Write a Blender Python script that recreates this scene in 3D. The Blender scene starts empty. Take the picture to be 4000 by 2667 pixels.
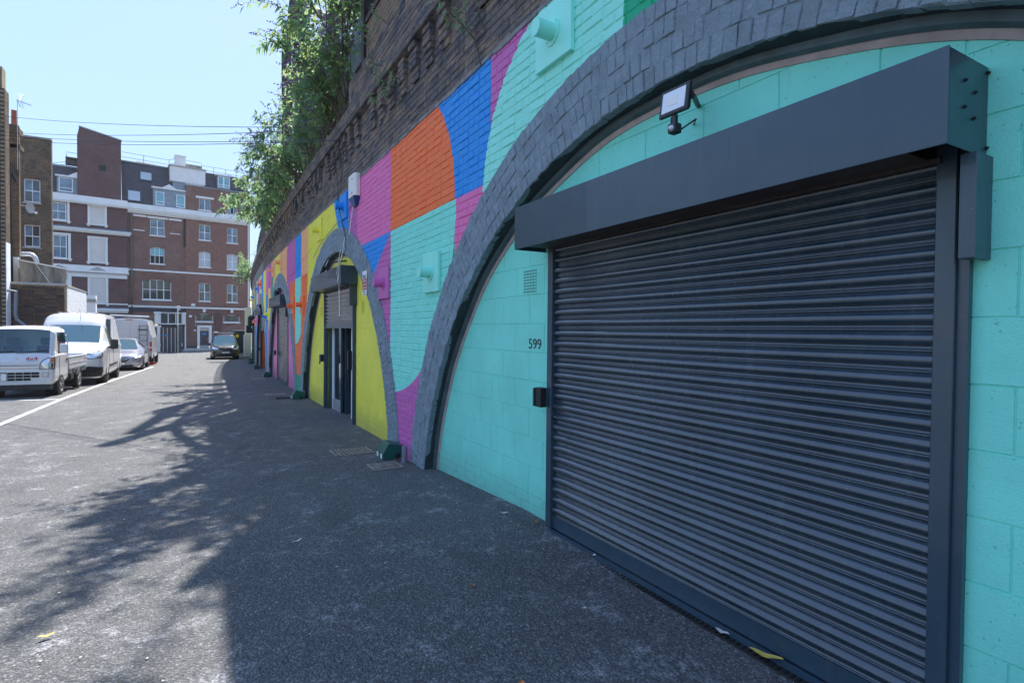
import bpy, bmesh, math, random
import numpy as np
from mathutils import Vector, Matrix
random.seed(7); RNG = np.random.default_rng(7)
SC = bpy.context.scene; COL = SC.collection
rad = math.radians
# ---------------------------------------------------------------- camera
cam_d = bpy.data.cameras.new('camera'); cam = bpy.data.objects.new('camera', cam_d); COL.objects.link(cam)
cam_d.lens = 36.0*2150/4000; cam_d.sensor_width = 36; cam_d.sensor_fit = 'HORIZONTAL'
cam_d.clip_start = 0.05; cam_d.clip_end = 2000
def cam_matrix(yaw, pitch, roll):
    f = Vector((math.sin(yaw)*math.cos(pitch), math.cos(yaw)*math.cos(pitch), math.sin(pitch)))
    r = Vector((math.cos(yaw), -math.sin(yaw), 0)); u = r.cross(f)
    c, s = math.cos(roll), math.sin(roll)
    r2 = r*c-u*s; u2 = r*s+u*c
    return Matrix(((r2.x,u2.x,-f.x,0),(r2.y,u2.y,-f.y,0),(r2.z,u2.z,-f.z,1.55),(0,0,0,1)))
cam.matrix_world = cam_matrix(rad(29.777), rad(-1.113), rad(-0.5))
SC.camera = cam
# ---------------------------------------------------------------- sky, sun, exposure
SUN_EL, SUN_AZ = 56.5, 25.0            # azimuth from +Y towards +X
W = bpy.data.worlds.new('World'); SC.world = W; W.use_nodes = True
nt = W.node_tree; nt.nodes.clear()
sky = nt.nodes.new('ShaderNodeTexSky'); sky.sky_type = 'NISHITA'; sky.sun_disc = False
sky.sun_elevation = rad(SUN_EL); sky.sun_rotation = rad(SUN_AZ); sky.air_density = 1.0; sky.dust_density = 0.35; sky.ozone_density = 1.5; sky.altitude = 30
bg = nt.nodes.new('ShaderNodeBackground'); bg.inputs[1].default_value = 0.15
wo = nt.nodes.new('ShaderNodeOutputWorld'); # even the sky out a little (hue kept), the way the photograph's own tone curve does
bw = nt.nodes.new('ShaderNodeRGBToBW'); nt.links.new(sky.outputs[0], bw.inputs[0])
pw = nt.nodes.new('ShaderNodeMath'); pw.operation = 'POWER'; nt.links.new(bw.outputs[0], pw.inputs[0]); pw.inputs[1].default_value = -0.86
vm = nt.nodes.new('ShaderNodeVectorMath'); vm.operation = 'SCALE'; nt.links.new(sky.outputs[0], vm.inputs[0]); nt.links.new(pw.outputs[0], vm.inputs['Scale']); wb = nt.nodes.new('ShaderNodeVectorMath'); wb.operation = 'MULTIPLY'; wb.inputs[1].default_value = (1.0,.96,.955); nt.links.new(vm.outputs[0], wb.inputs[0]); nt.links.new(wb.outputs[0], bg.inputs[0]); nt.links.new(bg.outputs[0], wo.inputs[0])
sun_d = bpy.data.lights.new('sun', 'SUN'); sun_d.energy = 2.0; sun_d.angle = rad(0.53); sun_d.color = (1.0,0.955,0.89)
sun = bpy.data.objects.new('sun', sun_d); COL.objects.link(sun)
sd = Vector((math.sin(rad(SUN_AZ))*math.cos(rad(SUN_EL)), math.cos(rad(SUN_AZ))*math.cos(rad(SUN_EL)), math.sin(rad(SUN_EL))))
sun.rotation_euler = (-sd).to_track_quat('-Z', 'Y').to_euler(); sun.location = (20,40,60)
SC.view_settings.view_transform = 'Standard'; SC.view_settings.look = 'None'
SC.view_settings.exposure = 2.32; SC.view_settings.gamma = 1.0; SC.view_settings.use_curve_mapping = False
SC.render.engine = 'CYCLES'
SC.cycles.max_bounces = 6; SC.cycles.transparent_max_bounces = 12
# ---------------------------------------------------------------- helpers
GY = [-60,2.5,3.7,5.9,7.8,14.5,16.7,22,31,37,46,52,90]
GZ = [0,0.01,.05,-.055,-.095,-.165,-.2,-.26,-.42,-.55,-.74,-.78,-.8]
def gz(y): return float(np.interp(y, GY, GZ))
def bend(y): return 0.0012*max(0.0, y-13)**2
def tag(o, label=None, cat=None, group=None, kind=None):
    if label: o['label'] = label
    if cat: o['category'] = cat
    if group: o['group'] = group
    if kind: o['kind'] = kind
    return o
def thing(name, label, cat, loc=(0,0,0), rz=0, group=None):
    o = bpy.data.objects.new(name, None); o.empty_display_size = .2; COL.objects.link(o)
    o.location = loc; o.rotation_euler = (0,0,rz)
    return tag(o, label, cat, group)
def link(name, me, parent=None, loc=None):
    o = bpy.data.objects.new(name, me); COL.objects.link(o)
    if parent is not None: o.parent = parent
    if loc is not None: o.location = loc
    return o
def root_loc(p):
    v = Vector((0,0,0))
    while p is not None: v = v+p.location; p = p.parent
    return v
class MB:
    """collects faces; build() links ONE mesh object. Vertices are given in world space unless local=True."""
    def __init__(s): s.v = []; s.f = []; s.m = []; s.mi = 0
    def add(s, vs, fs):
        n = len(s.v); s.v.extend(vs); s.f.extend([tuple(i+n for i in f) for f in fs]); s.m.extend([s.mi]*len(fs)); return s
    def box(s, x0, x1, y0, y1, z0, z1):
        return s.add([(x0,y0,z0),(x1,y0,z0),(x1,y1,z0),(x0,y1,z0),(x0,y0,z1),(x1,y0,z1),(x1,y1,z1),(x0,y1,z1)],
            [(0,3,2,1),(4,5,6,7),(0,1,5,4),(1,2,6,5),(2,3,7,6),(3,0,4,7)])
    def hexa(s, p):      # 8 points bottom 4 (ccw from above), top 4
        return s.add(list(p), [(0,3,2,1),(4,5,6,7),(0,1,5,4),(1,2,6,5),(2,3,7,6),(3,0,4,7)])
    def quad(s, a, b, c, d): return s.add([a,b,c,d], [(0,1,2,3)])
    def prism(s, poly, fn, d0, d1):   # poly list of (a,b); fn(a,b,d)->xyz
        n = len(poly); vs = [fn(a,b,d0) for a,b in poly]+[fn(a,b,d1) for a,b in poly]
        fs = [tuple(range(n)), tuple(range(2*n-1, n-1, -1))]+[(i, i+n, (i+1)%n+n, (i+1)%n) for i in range(n)]
        return s.add(vs, fs)
    def tube(s, path, r, n=8, cap=True):
        path = [Vector(p) for p in path]; rs = r if isinstance(r, (list,tuple)) else [r]*len(path)
        vs = []; fs = []; up = Vector((0.03,0.02,1)).normalized()
        for i, p in enumerate(path):
            t = (path[min(i+1,len(path)-1)]-path[max(i-1,0)]).normalized()
            a = t.cross(up)
            if a.length < .05: a = t.cross(Vector((1,0,0)))
            a.normalize(); b = t.cross(a)
            for k in range(n):
                th = 2*math.pi*k/n; q = p+(a*math.cos(th)+b*math.sin(th))*rs[i]; vs.append(tuple(q))
        for i in range(len(path)-1):
            for k in range(n):
                k2 = (k+1)%n; fs.append((i*n+k, i*n+k2, (i+1)*n+k2, (i+1)*n+k))
        if cap: fs.append(tuple(range(n-1,-1,-1))); fs.append(tuple((len(path)-1)*n+k for k in range(n)))
        return s.add(vs, fs)
    def cyl(s, a, b, r, n=16, r2=None): return s.tube([a,b], [r, r if r2 is None else r2], n)
    def build(s, name, mat, parent=None, local=False, smooth=False, bevel=0, seg=1, bendx=False, loc=None):
        vs = s.v
        if bendx: vs = [(v[0]+bend(v[1]), v[1], v[2]) for v in vs]
        if parent is not None and not local:
            L = root_loc(parent); vs = [(v[0]-L.x, v[1]-L.y, v[2]-L.z) for v in vs]
        me = bpy.data.meshes.new(name); me.from_pydata(vs, [], s.f)
        mats = mat if isinstance(mat, (list,tuple)) else [mat]
        for m in mats: me.materials.append(m)
        if len(mats) > 1: me.polygons.foreach_set('material_index', s.m)
        me.update()
        bm = bmesh.new(); bm.from_mesh(me); bmesh.ops.recalc_face_normals(bm, faces=bm.faces); bm.to_mesh(me); bm.free()
        if smooth:
            me.polygons.foreach_set('use_smooth', [True]*len(me.polygons))
            me.set_sharp_from_angle(angle=rad(smooth if smooth > 1 else 38))
        o = link(name, me, parent, loc)
        if bevel:
            b = o.modifiers.new('bevel', 'BEVEL'); b.width = bevel; b.segments = seg; b.limit_method = 'ANGLE'; b.angle_limit = rad(35)
        return o
def copy_tree(o, parent=None):
    c = o.copy(); COL.objects.link(c)
    if parent is not None: c.parent = parent
    for ch in list(o.children): copy_tree(ch, c)
    return c
def text_mesh(s, size, mat, parent, mtx, name='lettering', sx=1.0, ext=0.0015):
    cu = bpy.data.curves.new('t', 'FONT'); cu.body = s; cu.size = size; cu.align_x = 'CENTER'; cu.align_y = 'CENTER'; cu.extrude = ext
    to = bpy.data.objects.new('t', cu); COL.objects.link(to)
    dg = bpy.context.evaluated_depsgraph_get(); me = bpy.data.meshes.new_from_object(to.evaluated_get(dg))
    bpy.data.objects.remove(to); bpy.data.curves.remove(cu)
    me.transform(Matrix.Diagonal((sx,1,1,1))); me.transform(mtx); me.materials.clear(); me.materials.append(mat); me.name = name
    return link(name, me, parent)
def frame_mtx(loc, right, up):
    r = Vector(right).normalized(); u = Vector(up).normalized(); n = r.cross(u)
    return Matrix(((r.x,u.x,n.x,loc[0]),(r.y,u.y,n.y,loc[1]),(r.z,u.z,n.z,loc[2]),(0,0,0,1)))
# ---------------------------------------------------------------- node helper
class NG:
    def __init__(s, name):
        s.mat = bpy.data.materials.new(name); s.mat.use_nodes = True; s.t = s.mat.node_tree; s.t.nodes.clear()
        s.out = s.t.nodes.new('ShaderNodeOutputMaterial'); s.b = s.t.nodes.new('ShaderNodeBsdfPrincipled'); s.l(s.b.outputs[0], s.out.inputs[0])
        s._pos = None
    def n(s, t, **k):
        o = s.t.nodes.new(t)
        for a, b in k.items(): setattr(o, a, b)
        return o
    def l(s, a, b): s.t.links.new(a, b)
    def put(s, inp, v):
        if isinstance(v, bpy.types.NodeSocket): s.l(v, inp)
        elif isinstance(v, tuple) and len(v) == 3 and inp.type == 'RGBA': inp.default_value = (*v, 1)
        else: inp.default_value = v
    def m(s, op, a, b=0.0, c=0.0, clamp=False):
        o = s.n('ShaderNodeMath', operation=op, use_clamp=clamp); s.put(o.inputs[0], a); s.put(o.inputs[1], b)
        if op in ('MULTIPLY_ADD','COMPARE','SMOOTH_MIN'): s.put(o.inputs[2], c)
        return o.outputs[0]
    def pos(s):
        if s._pos is None:
            g = s.n('ShaderNodeNewGeometry'); s.P = g.outputs['Position']; x = s.n('ShaderNodeSeparateXYZ'); s.l(s.P, x.inputs[0]); s._pos = x.outputs
        return s._pos
    def objpos(s):
        g = s.n('ShaderNodeTexCoord'); return g.outputs['Object']
    def vec(s, a, b, c):
        o = s.n('ShaderNodeCombineXYZ'); s.put(o.inputs[0], a); s.put(o.inputs[1], b); s.put(o.inputs[2], c); return o.outputs[0]
    def noise(s, scale, detail=3, rough=.55, v=None, col=False):
        o = s.n('ShaderNodeTexNoise'); s.pos(); s.l(v if v is not None else s.P, o.inputs['Vector'])
        o.inputs['Scale'].default_value = scale; o.inputs['Detail'].default_value = detail; o.inputs['Roughness'].default_value = rough
        return o.outputs['Color' if col else 'Fac']
    def vor(s, scale, feature='F1', v=None, out='Distance'):
        o = s.n('ShaderNodeTexVoronoi', feature=feature); s.pos(); s.l(v if v is not None else s.P, o.inputs['Vector']); o.inputs['Scale'].default_value = scale
        return o.outputs[out]
    def ramp(s, f, stops, interp='LINEAR'):
        o = s.n('ShaderNodeValToRGB'); s.l(f, o.inputs[0]); e = o.color_ramp.elements; o.color_ramp.interpolation = interp
        while len(e) < len(stops): e.new(.5)
        for k, (p, c) in zip(e, stops):
            k.position = p; k.color = (*c, 1) if isinstance(c, tuple) else (c, c, c, 1)
        return o.outputs[0]
    def mix(s, f, a, b, mode='MIX'):
        o = s.n('ShaderNodeMix', data_type='RGBA', blend_type=mode); s.put(o.inputs[0], f); s.put(o.inputs[6], a); s.put(o.inputs[7], b); return o.outputs[2]
    def maprange(s, f, a, b, c=0., d=1.):
        o = s.n('ShaderNodeMapRange'); s.l(f, o.inputs[0])
        for i, v in enumerate((a,b,c,d)): o.inputs[i+1].default_value = v
        return o.outputs[0]
    def bump(s, h, strength=.5, dist=.01, normal=None):
        o = s.n('ShaderNodeBump'); o.inputs['Strength'].default_value = strength; o.inputs['Distance'].default_value = dist; s.l(h, o.inputs['Height'])
        if normal is not None: s.l(normal, o.inputs['Normal'])
        s.l(o.outputs[0], s.b.inputs['Normal']); return o.outputs[0]
    def set(s, **k):
        N = {'col':'Base Color','rough':'Roughness','metal':'Metallic','spec':'Specular IOR Level','coat':'Coat Weight','trans':'Transmission Weight','alpha':'Alpha','emis':'Emission Color','emis_s':'Emission Strength','ior':'IOR'}
        for a, v in k.items(): s.put(s.b.inputs[N[a]], v)
        return s
M = {}
def simple(name, col, rough=.5, metal=0., var=.12, scale=6, bump=0, bscale=60, coat=0, dirt=0):
    g = NG(name); g.pos()
    n1 = g.noise(scale, 4); c = tuple(min(1, x) for x in col)
    f = g.ramp(n1, [(.3, tuple(x*(1-var) for x in c)), (.7, tuple(min(1, x*(1+var)) for x in c))])
    if dirt:
        d = g.ramp(g.noise(scale*2.7, 6, .7), [(.5, 0.), (.75, 1.)]); dm = g.m('MULTIPLY', d, dirt)
        f = g.mix(dm, f, tuple(x*.35+.02 for x in c))
    if name in ('navy_steel','slat_steel'):      # dust, water marks and small chips
        f = g.mix(g.m('MULTIPLY', g.ramp(g.noise(75, 2, .4), [(.765, 0.), (.78, 1.)]), .4), f, (.28,.30,.32)); f = g.mix(g.m('MULTIPLY', g.ramp(g.noise(2.3, 5, .7), [(.42, 0.), (.72, 1.)]), .16), f, (.12,.14,.15))
        st = g.noise(7, 4, .65, v=g.vec(g._pos[0], g.m('MULTIPLY', g._pos[1], 3.), g.m('MULTIPLY', g._pos[2], .3))); f = g.mix(g.m('MULTIPLY', g.ramp(st, [(.55, 0.), (.72, 1.)]), .14), f, (.15,.17,.18))
    g.set(col=f, metal=metal, coat=coat); g.l(g.m('ADD', g.m('MULTIPLY', g.noise(scale*3,3), .16), rough-.08), g.b.inputs['Roughness'])
    if bump: g.bump(g.noise(bscale, 4), bump, .004)
    M[name] = g.mat; return g.mat
# ---------------------------------------------------------------- materials
def asphalt():
    g = NG('asphalt'); g.pos(); x, y, z = g._pos
    v1 = g.vor(85); v2 = g.vor(85, out='Color'); sep = g.n('ShaderNodeSeparateColor'); g.l(v2, sep.inputs[0])
    pit = g.ramp(g.m('ADD', v1, g.m('MULTIPLY', g.noise(30, 3, .7), .5)), [(.62, 0.), (.86, 1.)])
    big = g.noise(.55, 5, .6); mid = g.noise(4.5, 5, .65)
    base = g.ramp(sep.outputs[0], [(0, (.06,.061,.062)), (.45, (.105,.106,.105)), (.85, (.145,.145,.143)), (1, (.27,.265,.255))])
    base = g.mix(g.m('MULTIPLY', g.ramp(big, [(.35, 0.), (.7, 1.)]), .45), base, (.16,.157,.155))
    # base colour turns paler with distance along the yard
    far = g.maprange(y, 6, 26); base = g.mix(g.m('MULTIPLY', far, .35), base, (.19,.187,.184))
    # pale scuffed dusty patches
    pt = g.ramp(g.noise(2.9, 5, .72), [(.52, 0.), (.66, 1.)]); pt2 = g.ramp(g.noise(22, 4, .75), [(.46, 0.), (.60, 1.)])
    base = g.mix(g.m('MULTIPLY', g.m('MULTIPLY', pt, pt2), .8), base, (.46,.46,.47))
    crk = g.ramp(g.vor(.42, 'DISTANCE_TO_EDGE', v=g.vec(g.m('ADD', x, g.m('MULTIPLY', g.noise(1.5, 4), 1.1)), g.m('ADD', y, g.m('MULTIPLY', g.noise(1.9, 4), 1.1)), 0.)), [(.0, 1.), (.0045, 0.)])
    base = g.mix(g.m('MULTIPLY', crk, .35), base, (.03,.03,.032))
    dk = g.ramp(g.noise(1.1, 4, .6, v=g.vec(g.m('MULTIPLY', x, 2.2), g.m('MULTIPLY', y, .7), z)), [(.3, 1.), (.45, 0.)])
    base = g.mix(g.m('MULTIPLY', dk, .35), base, (.03,.03,.032))
    base = g.mix(g.m('MULTIPLY', pit, .5), base, (.022,.024,.03))
    g.set(col=base, rough=.8, spec=.45)
    h = g.m('ADD', g.m('MULTIPLY', g.m('SUBTRACT', 1., v1), 1.), g.m('MULTIPLY', g.noise(45, 3), 1.4))
    g.bump(h, .8, .009); M['asphalt'] = g.mat
asphalt()
simple('road_paint', (.72,.72,.68), .7, var=.1, scale=14, dirt=.5, bump=.3, bscale=120)
simple('kerb_stone', (.25,.24,.23), .8, scale=5, dirt=.3, bump=.3)
# ---- mural paint
C_ = dict(mint=(.30,.86,.72), teal=(.24,.82,.68), purple=(.58,.14,.42), blue=(.010,.29,.78), orange=(.98,.19,.045), pink=(.82,.18,.45),
          yellow=(.88,.82,.09), lor=(.97,.48,.22), green=(.0,.40,.20))
def mural():
    g = NG('mural_paint'); x, y, z = g.pos()
    nz = g.m('MULTIPLY', g.m('SUBTRACT', g.noise(9, 3), .5), .012)
    y = g.m('ADD', y, nz); z = g.m('ADD', z, nz)
    col = g.mix(0., C_['mint'], C_['mint'])
    def circ(cy, cz, r): 
        a = g.m('SUBTRACT', y, cy); b = g.m('SUBTRACT', z, cz)
        return g.m('LESS_THAN', g.m('ADD', g.m('MULTIPLY', a, a), g.m('MULTIPLY', b, b)), r*r)
    def region(c, y0=None, y1=None, z0=None, z1=None, ins=None, out=None, line=None):
        nonlocal col; t = None
        def mul(k):
            nonlocal t; t = k if t is None else g.m('MULTIPLY', t, k)
        if y0 is not None: mul(g.m('GREATER_THAN', y, y0))
        if y1 is not None: mul(g.m('LESS_THAN', y, y1))
        if z0 is not None: mul(g.m('GREATER_THAN', z, z0))
        if z1 is not None: mul(g.m('LESS_THAN', z, z1))
        if ins: mul(circ(*ins))
        if out: mul(g.m('SUBTRACT', 1., circ(*out)))
        if line: mul(g.m('GREATER_THAN', g.m('SUBTRACT', z, g.m('MULTIPLY', y, line[0])), line[1]))
        col = g.mix(t, col, C_[c])
    S = 2.885
    region('green', None, 2.64)
    region('purple', 3.22, 4.41, out=(3.22,2.75,1.33))
    region('blue', 4.41, 6.7, z0=S, out=(3.22,2.75,1.33))
    region('orange', 5.1, 7.325, z0=S, ins=(6.7,2.885,1.52)); region('orange', 6.7, 7.325, z0=S)
    region('pink', 4.5, 5.18, z1=S, out=(3.22,2.75,1.33))
    region('green', 5.18, 7.32, z1=S); region('purple', 5.3, 7.32, z1=1.7)
    region('teal', 5.1, 7.32, z1=S, ins=(7.32,2.885,2.165))
    region('purple', 7.32, 8.95, z1=S); region('blue', 7.32, 8.95, z1=S, line=(-.62, 2.86+.62*7.35))
    region('purple', 7.325, 9.7, z0=S); region('pink', 7.325, 9.2, z0=S, ins=(7.93,3.3,1.2)); region('pink', 7.325, 7.95, z0=S)
    region('purple', 8.95, 9.7, z1=S)
    region('blue', 9.7, 11.2); region('yellow', 10.5, 13.72); region('blue', 9.7, 11.2, ins=(8.9,4.9,2.2)); 
    region('yellow', 12, 13.79)
    region('lor', 13.72, 14.74, z0=S); region('orange', 13.75, 15.76, z1=S); region('yellow', 13.5, 14.1, z1=S, out=(15.73,2.9,1.95))
    region('teal', 14.74, 15.74, z1=S, ins=(15.73,2.9,1.75)); region('green', 14.2, 16.4, z1=.36)
    region('blue', 14.72, 15.77, z0=S)
    region('lor', 15.77, 19.2); region('orange', 15.75, 17.2, z1=S, ins=(15.9,2.2,1.0)); region('orange', 15.75, 17.0, z1=1.9)
    region('purple', 15.77, 17.6, ins=(16.2,3.3,1.3), z0=2.86); region('purple', 16.3, 17.3, z0=2.3, z1=2.9, out=(15.9,2.2,1.0))
    region('yellow', 19.2, 20.5); region('lor', 20.5, 22.0); region('green', 21.4, 22.1, z1=3.5)
    region('purple', 22.0, 23.3); region('yellow', 22.2, 23.3, z1=3.1, ins=(23.3,2.4,1.0)); region('yellow', 22.2, 23.2, z1=2.4)
    region('pink', 23.3, 24.6); region('blue', 23.45, 24.7, z1=2.9); region('pink', 22.9, 23.8, z1=1.5); region('yellow', 24.6, 26.0); region('orange', 24.9, 25.9, z1=2.2)
    y0 = 26.0
    for k, c in enumerate(['blue','yellow','teal','pink','lor','yellow','blue','purple','green','yellow','orange','teal','pink','yellow','blue','lor','purple','teal','yellow','pink','blue','yellow']):
        region(c, y0+k*.95+(.2 if k%3 else 0))
    grime = g.ramp(g.noise(2.2, 6, .7), [(.35, 1.), (.7, .0)]); col = g.mix(g.m('MULTIPLY', grime, .14), col, g.mix(.5, col, (.10,.10,.10)))
    chip = g.ramp(g.noise(38, 3, .7), [(.74, 0.), (.78, 1.)]); col = g.mix(g.m('MULTIPLY', chip, .55), col, g.mix(.6, col, (.03,.02,.02)))
    g.set(col=col, rough=.55, spec=.35)
    h = g.m('ADD', g.noise(60, 5, .65), g.m('MULTIPLY', g.noise(16, 3), .8)); g.bump(h, .55, .010); M['mural'] = g.mat
mural()
def rough_paint(name, col, chips=.0, bmp=.7, rough=.55, dk=.25):
    g = NG(name); g.pos()
    c = g.ramp(g.noise(5, 5, .65), [(.25, tuple(v*(1-dk) for v in col)), (.75, tuple(v*(1+dk*.6) for v in col))])
    if chips:
        k = g.ramp(g.noise(13, 6, .75), [(.60, 0.), (.66, 1.)]); c = g.mix(g.m('MULTIPLY', k, chips), c, (.42,.44,.47))
        k = g.ramp(g.noise(17, 6, .75, v=g.vec(g._pos[1], g._pos[2], g._pos[0])), [(.68, 0.), (.74, 1.)]); c = g.mix(g.m('MULTIPLY', k, chips), c, (.03,.035,.045))
    g.set(col=c, rough=rough, spec=.35)
    h = g.m('ADD', g.noise(48, 5, .7), g.m('MULTIPLY', g.noise(14, 3), .9)); g.bump(h, bmp, .016); M[name] = g.mat
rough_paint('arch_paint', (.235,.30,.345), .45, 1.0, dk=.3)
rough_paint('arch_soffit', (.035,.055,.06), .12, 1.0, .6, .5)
simple('flashing', (.07,.11,.12), .5, var=.25, scale=7, dirt=.4, bump=.2)
simple('fillet', (.40,.33,.31), .85, var=.15, scale=9, dirt=.3, bump=.4)
def block_paint(name, col):
    g = NG(name); x, y, z = g.pos()
    c = g.ramp(g.noise(1.6, 5, .65), [(.3, tuple(v*.88 for v in col)), (.7, tuple(min(1,v*1.05) for v in col))])
    dr = g.noise(6, 5, .7, v=g.vec(x, g.m('MULTIPLY', y, 2.), g.m('MULTIPLY', z, .22)))
    c = g.mix(g.m('MULTIPLY', g.ramp(dr, [(.56, 0.), (.72, 1.)]), .22), c, tuple(v*.6+.05 for v in col))
    s = g.ramp(g.noise(60, 2, .5), [(.69, 0.), (.73, 1.)]); c = g.mix(g.m('MULTIPLY', s, .5), c, tuple(v*.3 for v in col))
    foot = g.m('MULTIPLY', g.maprange(g.m('ADD', z, g.m('MULTIPLY', g.noise(5, 4), .22)), .42, .08), .5); c = g.mix(foot, c, g.mix(.35, (.16,.15,.14), tuple(v*.7 for v in col)))
    g.set(col=c, rough=.5, spec=.4); g.bump(g.m('ADD', g.noise(140, 3), g.m('MULTIPLY', g.noise(9, 3), .9)), .4, .006); M[name] = g.mat
block_paint('block_teal', (.22,.80,.66)); block_paint('block_yellow', (.88,.82,.09)); block_paint('block_pink', (.82,.22,.48)); block_paint('block_orange', (.85,.2,.05)); block_paint('block_blue', (.03,.12,.32))
# ---- unpainted sooty stock brick, used on real brick pieces
def stock(name, cols, soot=.6, streak=.0):
    g = NG(name); g.pos(); P = g._pos
    cell = g.n('ShaderNodeTexWhiteNoise', noise_dimensions='3D')
    vv = g.vec(g.m('FLOOR', g.m('MULTIPLY', P[0], 3.)), g.m('FLOOR', g.m('MULTIPLY', P[1], 4.44)), g.m('FLOOR', g.m('MULTIPLY', P[2], 13.33))); g.l(vv, cell.inputs['Vector'])
    c = g.ramp(cell.outputs['Value'], [(i/(len(cols)-1)*.98, k) for i, k in enumerate(cols)])
    n = g.ramp(g.noise(3.2, 6, .72), [(.36, 0.), (.62, 1.)]); c = g.mix(g.m('MULTIPLY', n, soot), c, (.032,.034,.043))
    if streak:
        st = g.noise(5, 5, .7, v=g.vec(g.m('MULTIPLY', P[0], 3.), g.m('MULTIPLY', P[1], 3.), g.m('MULTIPLY', P[2], .45)))
        c = g.mix(g.m('MULTIPLY', g.ramp(st, [(.6, 0.), (.68, 1.)]), streak), c, (.30,.29,.29))
    sp = g.ramp(g.noise(42, 4, .7), [(.66, 0.), (.72, 1.)]); c = g.mix(g.m('MULTIPLY', sp, .35), c, (.3,.28,.26))
    g.set(col=c, rough=.85, spec=.25); g.bump(g.m('ADD', g.noise(55, 5, .7), g.noise(15, 3)), .9, .012); M[name] = g.mat
stock('sooty_brick', [(.10,.098,.11), (.16,.14,.135), (.25,.19,.15), (.12,.112,.118), (.32,.235,.175), (.19,.165,.155)], .38, .85)
stock('tan_brick', [(.30,.21,.14), (.24,.18,.13), (.33,.25,.18), (.20,.16,.13)], .18, .15)
simple('sooty_mortar', (.20,.195,.195), .9, var=.4, scale=9, dirt=.5, bump=.6, bscale=50)
simple('tan_mortar', (.22,.19,.16), .9, var=.2, scale=9, bump=.5)
# ---- far brickwork (too far to tell the bricks apart)
def farbrick(name, a, b, mortar, w=.225, h=.075, mott=.5, ms=.011, bands=None, soot=0.):
    g = NG(name); x, y, z = g.pos()
    br = g.n('ShaderNodeTexBrick'); g.l(g.vec(g.m('ADD', x, y), z, 0.), br.inputs['Vector'])
    for k, v in (('Scale',1.),('Mortar Size',ms),('Brick Width',w),('Row Height',h),('Bias',0.),('Mortar Smooth',.3)): br.inputs[k].default_value = v
    br.inputs['Color1'].default_value = (*a,1); br.inputs['Color2'].default_value = (*b,1); br.inputs['Mortar'].default_value = (*mortar,1)
    c = br.outputs['Color']
    n = g.ramp(g.noise(.8, 6, .7), [(.35, 0.), (.65, 1.)]); c = g.mix(g.m('MULTIPLY', n, mott), c, tuple(v*.55 for v in a))
    n2 = g.ramp(g.noise(2.4, 5, .7), [(.5, 0.), (.7, 1.)]); c = g.mix(g.m('MULTIPLY', n2, .3), c, b)
    if soot:
        n3 = g.ramp(g.noise(1.7, 5, .75), [(.45, 0.), (.6, 1.)]); c = g.mix(g.m('MULTIPLY', n3, soot), c, (.03,.03,.035))
    g.set(col=c, rough=.85, spec=.2); g.bump(g.m('SUBTRACT', 1., br.outputs['Fac']), .5, .01); M[name] = g.mat
farbrick('red_brick', (.25,.095,.062), (.11,.055,.055), (.32,.25,.21), ms=.013)
farbrick('orange_red_brick', (.27,.105,.07), (.14,.065,.055), (.34,.25,.2), mott=.25)
farbrick('purple_brick', (.15,.065,.058), (.08,.042,.048), (.22,.16,.15), ms=.012)
farbrick('london_stock', (.19,.115,.06), (.07,.05,.04), (.26,.21,.15), mott=.4, soot=.5)
stock('yard_brick', [(.10,.06,.04), (.045,.035,.035), (.17,.10,.055), (.035,.03,.033), (.12,.065,.045), (.05,.04,.04)], .25)
simple('yard_mortar', (.27,.21,.13), .9, var=.3, scale=5, dirt=.35, bump=.4)
simple('white_render', (.74,.73,.71), .7, var=.05, scale=1.5, dirt=.12, bump=.15)
simple('white_frame', (.8,.8,.8), .45, var=.03, scale=3)
simple('cream_panel', (.62,.58,.54), .7, var=.05, scale=1.2)
simple('white_brick_paint', (.80,.82,.84), .7, var=.06, scale=4, dirt=.1, bump=.5, bscale=30)
def weathered():
    g = NG('stained_render'); x, y, z = g.pos()
    st = g.noise(1.6, 6, .7, v=g.vec(g.m('MULTIPLY', x, 2.), y, g.m('MULTIPLY', z, .5)))
    c = g.ramp(st, [(.3, (.10,.095,.085)), (.5, (.24,.23,.20)), (.7, (.38,.37,.33))]); g.set(col=c, rough=.9); g.bump(g.noise(20, 5), .3, .01); M['stained_render'] = g.mat
weathered()
simple('slate', (.045,.04,.05), .6, var=.35, scale=2.5, bump=.5, bscale=14, dirt=.3)
simple('lead', (.20,.25,.30), .45, var=.2, scale=2.5, dirt=.2)
simple('concrete', (.36,.35,.33), .85, var=.15, scale=4, dirt=.25, bump=.3)
def glassy(name, col, rough=.06, var=.5, sc=1.2):
    g = NG(name); g.pos(); c = g.ramp(g.noise(sc, 4, .6), [(.35, tuple(v*(1-var) for v in col)), (.65, tuple(min(1,v*(1+var)) for v in col))])
    g.set(col=c, rough=rough, spec=.9); M[name] = g.mat
glassy('window_glass', (.10,.16,.22)); glassy('window_glass_dark', (.03,.045,.05)); glassy('window_blind', (.42,.47,.52), .2, .08); glassy('window_glass_teal', (.13,.36,.42), .12, .15)
simple('interior_dark', (.012,.013,.015), .8)
simple('navy_steel', (.028,.058,.085), .36, .0, var=.08, scale=3, dirt=.10, coat=.25)
simple('slat_steel', (.012,.032,.052), .22, .0, var=.2, scale=3, dirt=.3, coat=1.)
simple('black_plastic', (.014,.015,.017), .45, var=.2)
simple('rusty_steel', (.055,.038,.034), .7, var=.4, scale=8, dirt=.4, bump=.3)
simple('bare_metal', (.55,.56,.58), .3, 1.0, var=.1)
simple('galvanised', (.42,.46,.50), .45, .7, var=.15, scale=8)
simple('grey_plastic', (.18,.20,.23), .5, var=.1)
simple('white_plastic', (.78,.76,.72), .4, var=.04)
simple('blue_plastic', (.02,.07,.22), .3, var=.1)
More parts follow.
